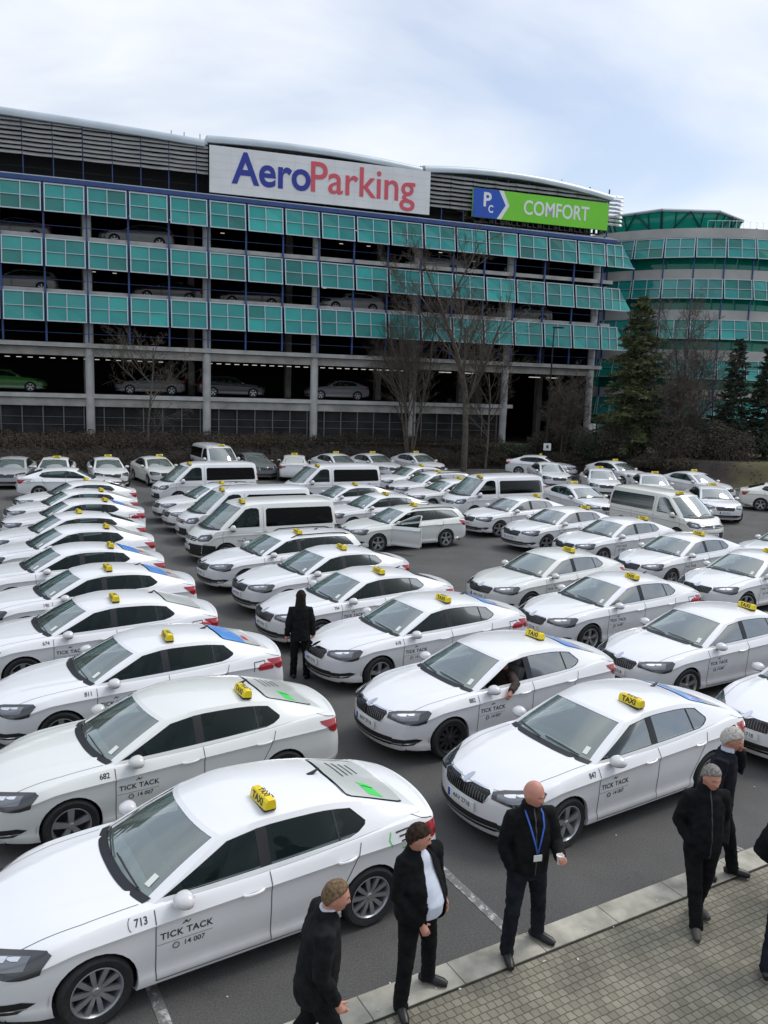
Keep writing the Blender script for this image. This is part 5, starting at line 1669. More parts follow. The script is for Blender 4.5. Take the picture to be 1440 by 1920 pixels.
def head_point(d):
    """surface of a head for a unit direction, face towards +y"""
    x, y, z = d
    rx, ry, rz = .082, .106, .132
    p = V3(x * rx, y * ry, z * rz)
    low = sstep(.15, -1.0, z)
    p.x *= 1 - .30 * low * (1 if y > -.2 else .6)
    if y < 0: p.y *= 1.0 - .30 * sstep(-.1, -.9, z)
    if y > 0: p.y *= 1 + .06 * sstep(-.3, -.8, z)
    if z > .3: p.x *= 1 + .02
    g = lambda px, pz, sx, sz: math.exp(-(((p.x - px) / sx) ** 2 + ((p.z - pz) / sz) ** 2)) if y > 0 else 0
    p.y += .026 * g(0, -.030, .013, .014) + .016 * g(0, -.008, .010, .022) + .007 * g(0, .026, .045, .012)
    p.y -= .011 * (g(.031, .010, .016, .012) + g(-.031, .010, .016, .012))
    p.y += .006 * g(0, -.064, .024, .007) + .004 * g(0, -.074, .020, .006) - .004 * g(0, -.0685, .024, .003) + .012 * g(0, -.100, .022, .018)
    p.y += .006 * (g(.04, -.02, .022, .02) + g(-.04, -.02, .022, .02))
    return p
def head_bm(seg=48, rings=36, sc=1.0):
    b = BM(); bmesh.ops.create_uvsphere(b, u_segments=seg, v_segments=rings, radius=1)
    for v in b.verts: v.co = head_point(v.co.normalized()) * sc
    return b

HL_STD = Crv([(-1, -.62), (-.55, -.50), (-.28, -.10), (0, .16), (.4, .36), (.75, .50), (1, .54)]); HL_REC = Crv([(-1, -.62), (-.55, -.50), (-.28, -.08), (0, .20), (.4, .50), (.72, .72), (1, .78)])
def remesh(bm, vox, smooth=2, wrinkle=0.0, wscale=7.0, seed=0):
    me = bpy.data.meshes.new('form'); bmesh.ops.recalc_face_normals(bm, faces=bm.faces[:]); bm.to_mesh(me); bm.free()
    o = bpy.data.objects.new('form', me); COL.objects.link(o)
    r_ = o.modifiers.new('r', 'REMESH'); r_.mode = 'VOXEL'; r_.voxel_size = vox
    if smooth:
        s = o.modifiers.new('s', 'SMOOTH'); s.factor = .5; s.iterations = smooth
    bpy.context.view_layer.update()
    me2 = eval_mesh(o)
    bpy.data.objects.remove(o); bpy.data.meshes.remove(me)
    out = BM(); out.from_mesh(me2); bpy.data.meshes.remove(me2)
    if wrinkle:
        out.normal_update()
        mv = []
        for v in out.verts:
            p = v.co
            q = V3(p.x * wscale + seed, p.y * wscale, p.z * wscale * 1.5 + p.x * wscale * .8)
            a = noise.noise(q) ; a = (1 - abs(a) * 2) * .6 + noise.noise(q * 2.3) * .4
            mv.append(v.co + v.normal * (a * wrinkle))
        for v, c in zip(out.verts, mv): v.co = c
    return out

def hand(bm, wrist, d, palm, side, curl=.5, L=.085):
    """palm, four unequal bent fingers and a thumb from the side of the palm. d: along the hand; palm: direction the palm faces"""
    d = Vector(d).normalized(); palm = Vector(palm); palm = (palm - d * palm.dot(d)).normalized()
    s = d.cross(palm) * side                      # towards the thumb
    w = Vector(wrist)
    tube(bm, [w - d * .03, w, w + d * .035, w + d * .075, w + d * .092], [.026, .028, .036, .040, .030], 10)
    for v in bm.verts[-52:]: pass
    for k, (off, ln, r_) in enumerate(((.030, .072, .0105), (.010, .082, .011), (-.010, .075, .0105), (-.029, .058, .0095))):
        p = w + d * .080 + s * off; dd = d.copy(); pts = [p - d * .015, p]
        for q, f in enumerate((.45, .32, .23)):
            a = curl * (.55 + .35 * q); dd = (dd * math.cos(a) + palm * math.sin(a)).normalized()
            p = p + dd * ln * f; pts.append(p)
        tube(bm, pts, [r_ * 1.05, r_ * 1.05, r_, r_ * .92, r_ * .8], 8)
    p = w + d * .018 + s * .026; td = (s * .75 + d * .7 + palm * .35).normalized()
    tube(bm, [p - s * .015, p, p + td * .030, p + (td * .055 + d * .006 + palm * .010)], [.015, .0135, .012, .0095], 8)

def person(label, loc, rz, J=None, style=None, group=None):
    J = J or {}; st = dict(jacket='cloth_black', trousers='cloth_black', shoes='leather', skin='skin', hair=('hair_brown', 'short'), hem=.84, belly=0.0, openfront=False, wide=1.0, collar=1.545, scale=1.0)
    st.update(style or {})
    root = thing('person', label, 'person', loc, rz, group)
    root.scale = (st['scale'],) * 3
    G = dict(pelvis=V3(0, 0, .93), chest=V3(0, .0, 1.30), neck=V3(0, .0, 1.485), head=V3(0, .025, 1.655), head_yaw=0.0, head_pitch=0.0, head_roll=0.0, turn=0.0,
             shR=V3(.185, 0, 1.425), shL=V3(-.185, 0, 1.425), elR=V3(.245, -.03, 1.14), elL=V3(-.245, -.03, 1.14), wrR=V3(.25, .05, .89), wrL=V3(-.25, .05, .89),
             hipR=V3(.095, 0, .90), hipL=V3(-.095, 0, .90), knR=V3(.105, .02, .50), knL=V3(-.105, .02, .50), anR=V3(.11, 0, .09), anL=V3(-.11, 0, .09), ftR=-12, ftL=12,
             hR=None, hL=None, curlR=.55, curlL=.55, showR=True, showL=True, legs=True)
    G.update({k: (Vector(v) if isinstance(v, (tuple, list)) and not isinstance(v[0], Vector) else v) for k, v in J.items()})
    HM = Matrix.Translation(G['head']) @ Matrix.Rotation(R(G['head_yaw']), 4, 'Z') @ Matrix.Rotation(R(G['head_roll']), 4, 'Y') @ Matrix.Rotation(R(G['head_pitch']), 4, 'X')
    # body: head, neck, trunk, limbs and hands grown into one surface
    b = BM(); hb = head_bm(); add_bm(b, hb, HM); hb.free()
    for sg in (1, -1):
        e = BM(); bmesh.ops.create_uvsphere(e, u_segments=10, v_segments=8, radius=1)
        add_bm(b, e, lambda c: HM @ V3(sg * (.074 + c.x * .010), -.008 + c.y * .017, -.012 + c.z * .030)); e.free()
    tube(b, [G['chest'] + V3(0, -.01, .08), G['neck'] + V3(0, -.012, 0), lerp(G['neck'], G['head'], .5) + V3(0, -.016, 0), G['head'] + V3(0, -.018, -.03)], [.075, .058, .054, .056], 16)
    loft(b, [(G['pelvis'] + V3(0, 0, -.06), .14, .09), (G['pelvis'] + V3(0, 0, .05), .14, .095), (lerp(G['pelvis'], G['chest'], .5), .13, .09), (G['chest'], .15, .10), (G['chest'] + V3(0, 0, .12), .13, .08)])
    for s in 'RL':
        sg = 1 if s == 'R' else -1
        tube(b, [G['sh'+s] - V3(sg * .05, 0, 0), G['sh'+s], lerp(G['sh'+s], G['el'+s], .5), G['el'+s], lerp(G['el'+s], G['wr'+s], .45), G['wr'+s]], [.05, .05, .046, .038, .036, .026], 10)
        if G['show'+s]:
            d = G['h'+s][0] if G['h'+s] else (G['wr'+s] - G['el'+s]); pal = G['h'+s][1] if G['h'+s] else V3(-sg, .2, 0)
            hand(b, G['wr'+s] + Vector(d).normalized() * .012, d, pal, sg if not G['h'+s] or len(G['h'+s]) < 3 else G['h'+s][2], G['curl'+s])
        if G['legs']: tube(b, [G['hip'+s] + V3(0, 0, .03), G['hip'+s], G['kn'+s], G['an'+s]], [.075, .075, .05, .036], 10)
    bb = remesh(b, .0062, 1)
    obj('body', bb, [MT[st['skin']]], root, angle=180)
    # eyes, brows, lips
    eb_ = BM()
    for sg in (1, -1):
        e = BM(); bmesh.ops.create_uvsphere(e, u_segments=10, v_segments=8, radius=1)
        c0 = head_point(V3(sg * .40, .86, .085).normalized())
        add_bm(eb_, e, lambda c: HM @ (c0 + V3(c.x * .0125, c.y * .006 - .002, c.z * .0055))); e.free()
    obj('eyes', eb_, [MT['eye']], root)
    lb = BM(); tube(lb, [HM @ (head_point(V3(x, .80, -.60).normalized()) + V3(0, .0015, 0)) for x in (-.30, -.15, 0, .15, .30)], [.002, .0042, .005, .0042, .002], 6); obj('lips', lb, [MT['lip']], root)
    hn, hk = st['hair'] if st['hair'] else ('hair_brown', None)
    wb = BM()
    for sg in (1, -1): tube(wb, [HM @ (head_point(V3(sg * x, .86, z).normalized()) + V3(0, .003, 0)) for x, z in ((.22, .20), (.42, .25), (.62, .20))], [.003, .005, .003], 6)
    br = obj('eyebrows', wb, [MT[hn] if hk else MT['skin_brow']], root)
    if hk:
        h = BM(); bmesh.ops.create_uvsphere(h, u_segments=84, v_segments=60, radius=1)
        dele = []
        for v in h.verts:
            d = v.co.normalized(); x, y, z = d
            line = (HL_REC if hk == 'receding' else HL_STD)(y) + .05 * noise.noise(d * 6) + .03 * noise.noise(d * 17)
            thick = .011 if hk != 'long' else .02
            if hk == 'thick': thick = .020
            t_ = sstep(line - .02, line + .16, z)
            if z < line: dele.append(v)
            p = head_point(d); n_ = V3(p.x / .076 ** 2, p.y / .098 ** 2, p.z / .12 ** 2).normalized()
            v.co = p + n_ * (thick * (.25 + .75 * t_) * (1 + .30 * noise.noise(V3(d.x * 26, d.y * 7, d.z * 9)) + .22 * noise.noise(V3(d.x * 60, d.y * 14, d.z * 20))))
        bmesh.ops.delete(h, geom=dele, context='VERTS')
        for v in h.verts: v.co = HM @ v.co
        if hk == 'long':
            loft(h, [(HM @ V3(0, -.045, .06), .085, .07), (HM @ V3(0, -.05, -.03), .098, .075), (HM @ V3(0, -.055, -.10), .105, .07), (HM @ V3(0, -.06, -.18), .112, .06), (HM @ V3(.01, -.065, -.25), .10, .05), (HM @ V3(.015, -.07, -.31), .06, .035)], 28)
            for v in h.verts: v.co += V3(1, 1, 0) * (.006 * noise.noise(V3(v.co.x * 60, v.co.y * 20, v.co.z * 6)))
        obj('hair', h, [MT[hn]], root, angle=180)
    # jacket
    W_ = st['wide']; bl_ = st['belly']; pe, ch, nk = G['pelvis'], G['chest'], G['neck']
    tn = R(G['turn'])
    def jk(off=0.0, hem=st['hem']):
        j = BM()
        dz = hem - .93
        loft(j, [(pe + V3(0, 0, dz), .205 * W_ + off, .150 + bl_ * .4 + off, 0), (pe + V3(0, bl_ * .25, dz * .5 + .02), .200 * W_ + off, .150 + bl_ * .7 + off, 0), (lerp(pe, ch, .35) + V3(0, bl_ * .45, 0), .192 * W_ + off, .145 + bl_ * .75 + off, tn * .4), (lerp(pe, ch, .75) + V3(0, bl_ * .25, 0), .205 * W_ + off, .145 + bl_ * .4 + off, tn * .8),
                 (ch + V3(0, .0, .045), .215 * W_ + off, .140 + off, tn), (lerp(ch, nk, .72), .180 * W_ + off, .115 + off, tn), (nk + V3(0, -.01, -.005), .105 + off, .092 + off, tn), (nk + V3(0, -.008, st['collar'] - 1.485), .082 + off, .080 + off, tn)], 32)
        return j
    j = jk()
    for s in 'RL':
        sg = 1 if s == 'R' else -1
        a, e, w = G['sh'+s], G['el'+s], G['wr'+s]
        tube(j, [a - V3(sg * .07, 0, .01), a, lerp(a, e, .45), e, lerp(e, w, .5), w, w + (w - e).normalized() * .012], [.080, .083, .074, .066, .060, .050, .047], 16)
    jm = remesh(j, .0105, 3, .013, 7, seed=loc[0] * 3)
    if st['openfront']:
        dele = []
        for f in jm.faces:
            c = f.calc_center_median()
            half = .058 + .06 * sstep(1.42, 1.0, c.z) - .03 * sstep(1.0, .85, c.z)
            if c.y > .02 and abs(c.x + .0) < half and c.z < 1.56: dele.append(f)
        bmesh.ops.delete(jm, geom=dele, context='FACES')
        hw = lambda z: .058 + .06 * sstep(1.42, 1.0, z) - .03 * sstep(1.0, .85, z)
        for v in jm.verts:
            if v.is_boundary and v.co.y > .0 and abs(v.co.x) < .2 and .9 < v.co.z < 1.5: v.co.x = math.copysign(hw(v.co.z) + .004, v.co.x)
        sh = jk(-.016, .90); sm = remesh(sh, .0115, 3, .004, 8, seed=3)
        obj('shirt', sm, [MT['shirt']], root, angle=180)
        jo = obj('jacket', jm, [MT[st['jacket']]], root, angle=180)
        so = jo.modifiers.new('thickness', 'SOLIDIFY'); so.thickness = .008; so.offset = -1
    else:
        if st.get('zip'):
            jm.normal_update(); bv = BVHTree.FromBMesh(jm); zb_ = BM(); prev = None
            for k in range(30):
                z = lerp(st['hem'] + .01, st['collar'] - .02, k / 29); h = bv.ray_cast(V3(pe.x * .3 + .004, 1, z), V3(0, -1, 0))
                if h[0] is None: continue
                e = (zb_.verts.new(h[0] + V3(.007, .004, 0)), zb_.verts.new(h[0] + V3(-.007, .004, 0)))
                if prev: zb_.faces.new((prev[0], prev[1], e[1], e[0]))
                prev = e
            obj('zip', zb_, [MT['zip']], root)
        obj('jacket', jm, [MT[st['jacket']]], root, angle=180)
        if st.get('collarshirt'):
            c = BM(); loft(c, [(nk + V3(0, .004, -.02), .080, .078), (nk + V3(0, .01, .075), .070, .070)], 24); obj('shirt_collar', c, [MT['shirt']], root)
    if G['legs']:
        t = BM()
        loft(t, [(pe + V3(0, 0, .10), .165 * W_, .125 + bl_ * .4), (pe, .178 * W_, .135), (pe + V3(0, -.005, -.09), .175, .130), (pe + V3(0, 0, -.14), .14, .10)], 28)
        for s in 'RL':
            h_, k_, a_ = G['hip'+s], G['kn'+s], G['an'+s]
            tube(t, [h_ + V3(0, 0, .02), lerp(h_, k_, .25), lerp(h_, k_, .65), k_, lerp(k_, a_, .5), a_ + V3(0, 0, .02), a_ + V3(0, .012, -.045)], [.098, .098, .084, .073, .068, .064, .066], 16)
        tm = remesh(t, .0115, 3, .012, 8, seed=loc[1] * 5)
        obj('trousers', tm, [MT[st['trousers']]], root, angle=180)
        for s in 'RL':
            a_ = G['an'+s]; an = R(G['ft'+s]); f_ = V3(-math.sin(an), math.cos(an), 0); z_ = a_.z - .09
            sb = BM(); rr_ = []
            base = V3(a_.x, a_.y, z_)
            tube(sb, [base - f_ * .085 + V3(0, 0, .045), base - f_ * .06 + V3(0, 0, .05), base + V3(0, 0, .058), base + f_ * .07 + V3(0, 0, .05), base + f_ * .15 + V3(0, 0, .038), base + f_ * .195 + V3(0, 0, .030)], [.028, .042, .048, .046, .044, .026], 16)
            for v in sb.verts:
                if v.co.z < z_ + .004: v.co.z = z_ + .004
            obj('shoe', sb, [MT[st['shoes']]], root)
    root['head_matrix'] = None
    del root['head_matrix']
    return root, HM, G

PAVE = .112; KERB = .12
# man in a long black jacket, walking to the right in the near left corner
person('fair-haired man in a black jacket walking past beside the rear wheel of the nearest taxi', (-.44, 5.97, PAVE), R(-78),
       dict(pelvis=(0, 0, .93), chest=(0, .05, 1.29), neck=(0, .09, 1.47), head=(.01, .155, 1.625), head_yaw=-4, head_pitch=-14, shR=(.19, .05, 1.41), shL=(-.19, .06, 1.41), elR=(.25, .02, 1.12), elL=(-.25, -.02, 1.13), wrR=(.25, .14, .90), wrL=(-.24, .10, .89),
            knR=(.10, .16, .50), anR=(.10, .16, .10), knL=(-.10, -.02, .50), anL=(-.10, -.28, .14)),
       dict(hair=('hair_fair', 'receding'), jacket='cloth_dark', trousers='cloth_black', hem=.79, wide=1.07, belly=.03, collarshirt=True))
# man in an open jacket over a white shirt
person('stout man in an open black jacket over a white shirt standing on the kerb', (.42, 6.93, KERB), R(-140),
       dict(head_yaw=50, head_pitch=-14, head=(.065, .04, 1.64), neck=(.04, 0, 1.485), chest=(.025, 0, 1.30), anR=(.225, .06, .09), anL=(-.225, -.06, .09), knR=(.16, .05, .50), knL=(-.175, -.01, .50), ftR=-24, ftL=34, elR=(.27, .02, 1.14), wrR=(.14, .20, .93), hR=(V3(-.30, .35, -1), V3(-.5, -.9, 0)),
            elL=(-.275, -.06, 1.15), wrL=(-.315, .0, .91)),
       dict(hair=('hair_brown', 'short'), belly=.12, wide=1.10, openfront=True, hem=.86, collar=1.535, jacket='cloth_black', trousers='cloth_black'))
# bald man with a lanyard
P3, HM3, G3 = person('bald man in a black jacket with a blue lanyard holding a paper cup', (1.55, 7.66, KERB), R(-165),
       dict(head_yaw=34, head_pitch=-14, head=(.0, .035, 1.655), anR=(.22, .10, .09), anL=(-.20, -.10, .09), knR=(.16, .06, .50), knL=(-.15, -.02, .50), ftR=-8, ftL=40, elR=(.265, -.02, 1.13), wrR=(.21, .08, .93), showR=False,
            elL=(-.265, .04, 1.14), wrL=(-.20, .27, 1.10), hL=(V3(.15, .9, .25), V3(.9, 0, .3), -1), curlL=1.0),
       dict(hair=None, skin='skin_pink', jacket='cloth_black', trousers='cloth_navy', hem=.88, belly=.03, wide=.98, zip=True, scale=1.025, collar=1.55))
lb = BM()
for sg in (1, -1):
    pts = [(sg * .075, .0, 1.52), (sg * .085, .085, 1.47), (sg * .070, .158, 1.38), (sg * .035, .186, 1.25), (.002 * sg, .198, 1.13)]
    prev = None
    for p in pts:
        c = V3(*p); e = (lb.verts.new(c + V3(.009, 0, 0)), lb.verts.new(c - V3(.009, 0, 0)))
        if prev: lb.faces.new((prev[0], prev[1], e[1], e[0]))
        prev = e
o = obj('lanyard', lb, [MT['lanyard']], P3); so = o.modifiers.new('thickness', 'SOLIDIFY'); so.thickness = .003
lb = BM(); box(lb, (0, .205, 1.085), (.085, .006, .062)); obj('badge', lb, [MT['plate']], P3)
cup = thing('paper_cup', 'white paper cup in the hand of the bald man', 'cup', (0, 0, 0), 0)
cw = Matrix.Translation((1.55, 7.66, KERB)) @ Matrix.Rotation(R(-165), 4, 'Z') @ Matrix.Scale(1.035, 4) @ V3(-.155, .345, 1.085)
cup.location = cw
b = BM(); lathe(b, [(.001, 0), (.026, 0), (.036, .085), (.038, .088), (.034, .088), (.030, .07), (.001, .068)], 20, 'z'); obj('cup', b, [mat('white_card', (.72, .71, .68), .6)], cup)
# grey-haired man with his hands in his pockets
person('grey-haired man in a black zipped jacket with both hands in his pockets', (3.50, 8.19, PAVE), R(-176),
       dict(head_yaw=10, head_pitch=-12, head=(-.01, .045, 1.65), anR=(.07, .17, .09), anL=(-.08, -.16, .10), knR=(.09, .10, .50), knL=(-.09, -.02, .50), ftR=-18, ftL=18, elR=(.245, -.06, 1.13), wrR=(.17, .10, .95), elL=(-.245, -.06, 1.13), wrL=(-.17, .10, .95), shR=(.17, 0, 1.425), shL=(-.17, 0, 1.425), showR=False, showL=False),
       dict(hair=('hair_grey', 'short'), hem=.82, wide=.90, belly=.05, zip=True, scale=1.02, collar=1.56, shoes='suede'))
# white-haired man on the phone behind him
P5, HM5, G5 = person('white-haired man in a dark suit jacket with a phone at his ear', (4.03, 9.09, KERB), R(-118),
       dict(head=(-.01, .075, 1.635), head_pitch=-16, head_yaw=6, chest=(0, .02, 1.30), neck=(0, .035, 1.48), elL=(-.25, .20, 1.22), wrL=(-.14, .16, 1.47), hL=(V3(.25, -.1, 1), V3(1, -.1, -.1), 1), curlL=.7, anR=(.12, -.12, .09), anL=(-.10, .20, .09), knR=(.12, .0, .5), knL=(-.11, .13, .5), ftL=8, ftR=-10),
       dict(hair=('hair_white', 'thick'), jacket='cloth_navy', trousers='cloth_black', hem=.80, scale=1.04, collarshirt=True, collar=1.52, wide=.92))
ph = thing('mobile_phone', 'dark mobile phone held at the ear of the white-haired man', 'phone', Matrix.Translation((4.03, 9.09, KERB)) @ Matrix.Rotation(R(-118), 4, 'Z') @ Matrix.Scale(1.04, 4) @ V3(-.098, .115, 1.60), R(-118))
b = BM(); box(b, (0, 0, 0), (.012, .07, .14), rot=Matrix.Rotation(R(20), 3, 'X'), bev=.004); box(b, (.0075, 0, 0), (.002, .06, .12), rot=Matrix.Rotation(R(20), 3, 'X'), mi=1); obj('phone_case', b, [MT['black'], MT['trim']], ph)
# person cut by the right edge
person('person in dark clothes at the right edge, nearest to us', (4.13, 7.50, PAVE), R(-35),
       dict(anL=(-.10, -.30, .12), knL=(-.10, -.06, .50), anR=(.10, .26, .09), knR=(.10, .18, .50), elL=(-.30, -.08, 1.17), wrL=(-.22, .10, 1.02), head_pitch=-8),
       dict(hair=('hair_black', 'short'), jacket='cloth_black', trousers='cloth_navy', hem=.72, scale=1.02))
person('person in a black jacket with a bent elbow at the right edge, on the kerb', (4.83, 8.62, PAVE), R(-150),
       dict(elR=(.34, -.06, 1.22), wrR=(.20, .16, 1.20), head_pitch=-8), dict(hair=('hair_brown', 'short'), hem=.80, trousers='cloth_black', wide=.95))
# woman seen from behind between the rows
person('woman with long dark hair and black clothes, seen from behind', (-1.56, 15.62, 0), R(8),
       dict(anR=(.13, -.02, .09), anL=(-.13, .03, .09), knR=(.12, .02, .5), knL=(-.12, .03, .5), shR=(.165, 0, 1.41), shL=(-.165, 0, 1.41), elR=(.235, -.02, 1.13), elL=(-.24, -.03, 1.13), wrR=(.25, .04, .90), wrL=(-.265, .04, .89), head_yaw=-8),
       dict(hair=('hair_black', 'long'), wide=.93, hem=.80, scale=.985))
# ---------------------------------------------------------------- the fleet
KS = {'s': build_car('sedan'), 'e': build_car('estate'), 'v': build_car('van')}
def sed_adverts():
    """films on the rear window and stickers on the rear flank, each only on some of the cars"""
    K = KS['s']; B = K.body
    def film(poly, m_, extra=None):
        b = BM(); B.decal(b, poly, FT, .003, 0, 4); ms = [m_]
        if extra: extra(b, ms)
        return b, ms
    full = [(-1.330, .46), (-1.380, .50), (-1.950, .55), (-2.010, .52), (-2.040, .3), (-2.045, 0), (-2.040, -.3), (-2.010, -.52), (-1.950, -.55), (-1.380, -.50), (-1.330, -.46), (-1.300, 0)]
    half = [(-1.330, .46), (-1.380, .50), (-1.730, .53), (-1.750, .2), (-1.730, -.2), (-1.680, -.53), (-1.380, -.50), (-1.330, -.46), (-1.300, 0)]
    def green(b, ms):
        ms += [MT['sticker_green'], MT['inkgrey'], MT['black']]
        B.decal(b, [(-1.610, .18), (-1.750, .22), (-1.790, .50), (-1.630, .46)], FT, .006, 1, 2); B.decal(b, [(-1.630, .26), (-1.760, .295), (-1.765, .315), (-1.635, .28)], FT, .008, 3, 1)
        for k in range(4): B.decal(b, [(-1.490 - k * .09, -.36), (-1.515 - k * .09, -.36), (-1.530 - k * .09, .06 - .05 * k), (-1.505 - k * .09, .06 - .05 * k)], FT, .006, 2, 2)
    b, ms = film(full, MT['sticker_grey'], green); K.add('window_advert', b, ms, flag='?adgreen')
    b, ms = film(full, MT['sticker_grey']); K.add('window_advert', b, ms, flag='?adgrey')
    def bluex(b, ms):
        ms += [MT['sticker_grey'], MT['decal_red']]
        B.decal(b, [(-1.730, .53), (-1.950, .55), (-2.010, .52), (-2.040, .3), (-2.040, -.3), (-2.010, -.52), (-1.950, -.55), (-1.680, -.53)], FT, .002, 1, 4)
        B.decal(b, [(-1.770, .30), (-1.870, .34), (-1.890, .10), (-1.810, .05)], FT, .006, 2, 2)
    b, ms = film(half, MT['sticker_blue'], bluex); K.add('window_advert', b, ms, flag='?adblue')
    for sg in (1, -1):
        fr = FL(sg)
        b = BM()
        B.decal(b, [(-1.84, .80), (-1.80, .86), (-1.84, .91), (-1.98, .93), (-2.08, .90), (-2.12, .83), (-2.10, .80)], fr, .004, 0, 3)
        K.add('flank_sticker', b, [MT['decal_red']], flag='?redcar'); b = BM()
        for q in ([(-1.74, .80), (-1.74, .96), (-1.94, .97)], [(-1.94, .97), (-1.94, .90)]): B.ribbon(b, q, fr, .014, .004, 0)
        K.add('sticker_frame', b, [MT['ink']], flag='?redcar')
        b = BM()
        for k, (z, x0, x1) in enumerate(((.985, -1.72, -2.02), (.94, -1.74, -2.06), (.89, -1.74, -1.96))): B.ribbon(b, [(x0 - .02 * k, z), (lerp(x0, x1, .5), z + .006), (x1, z)], fr, .018, .004, 1)
        K.add('flank_lettering', b, [MT['sticker_green'], MT['inkgrey']], flag='?greenlines'); b = BM()
        B.ribbon(b, [(-1.66, .86), (-1.63, .93), (-1.66, 1.0)], fr, .014, .004, 0); B.ribbon(b, [(-1.80, .80), (-1.95, .79)], fr, .016, .004, 0)
        K.add('flank_logo_mark', b, [MT['sticker_green'], MT['inkgrey']], flag='?greenlines')
sed_adverts()
def sun_screen():
    K = KS['s']; b = BM(); V_ = [[b.verts.new(K.body.ws_pt(lerp(-.84, .84, i / 12), lerp(.07, .88, j / 4)) + V3(-.035, 0, -.03 + .006 * (i % 2))) for j in range(5)] for i in range(13)]
    for i in range(12):
        for j in range(4): b.faces.new((V_[i][j], V_[i+1][j], V_[i+1][j+1], V_[i][j+1]))
    K.add('sun_screen', b, [mat('beige_sun_screen', (.55, .47, .40), .8)], flag='?screen')
sun_screen()
# window frame of the estate's door that stands open
def open_frame():
    K = KS['e']; d = next(i for i, p in enumerate(K.parts) if p.get('id') == ('door', 'front', 1)); hx, hy, _ = K.parts[d]['loc']
    b = BM(); pts = [(.80, .985), (.14, 1.30), (-.02, 1.345), (-.17, 1.355), (-.17, .985)]
    fine = []
    for p, q in zip(pts, pts[1:]):
        for k in range(5): fine.append((lerp(p[0], q[0], k/5), lerp(p[1], q[1], k/5)))
    fine.append(pts[-1]); P3_ = []
    for p in fine:
        h, n_ = K.body.ray((p[0], 3, p[1]), (0, -1, 0)); P3_.append(V3(h.x - hx, h.y - hy, h.z))
    tube(b, P3_, .022, 6); tube(b, [V3(-.25 - hx, .86 - hy, .30), V3(-.25 - hx, .86 - hy, .95)], .03, 6)
    K.add('window_frame', b, [MT['white']], parent=d, flag='?opendoor')
    b = BM(); box(b, (-.57, -.045, .62), (1.08, .03, .62)); K.add('door_card', b, [MT['seat']], parent=d, flag='?opendoor')
open_frame()
NUMS = {}
def number_mesh(kind, txt):
    """fleet number on the front wing"""
    key = (kind, txt)
    if key not in NUMS:
        b = BM(); B = KS[kind].body
        x, z = (1.02, .885) if kind != 'v' else (1.62, .98)
        t = text_bm(txt, .082, bold=.002); B.drape(b, t, ((x, 0, z), (-1, 0, 0), (0, 0, 1), (0, -1, 0)), .003); t.free()
        NUMS[key] = to_mesh('fleet_number', b, [MT['inkgrey']], False)
    return NUMS[key]
def ring_mesh():
    b = BM(); rg = BM(); tube(rg, [(.062 + .022 * math.cos(a), .048 * math.sin(a), 0) for a in [PI * .5 + PI * q/10 for q in range(11)]], .003, 4, cap=False)
    for v in rg.verts: v.co.x -= .155
    KS['s'].body.drape(b, rg, ((1.02, 0, .885), (-1, 0, 0), (0, 0, 1), (0, -1, 0)), .003); rg.free(); return to_mesh('number_ring', b, [MT['inkgrey']])

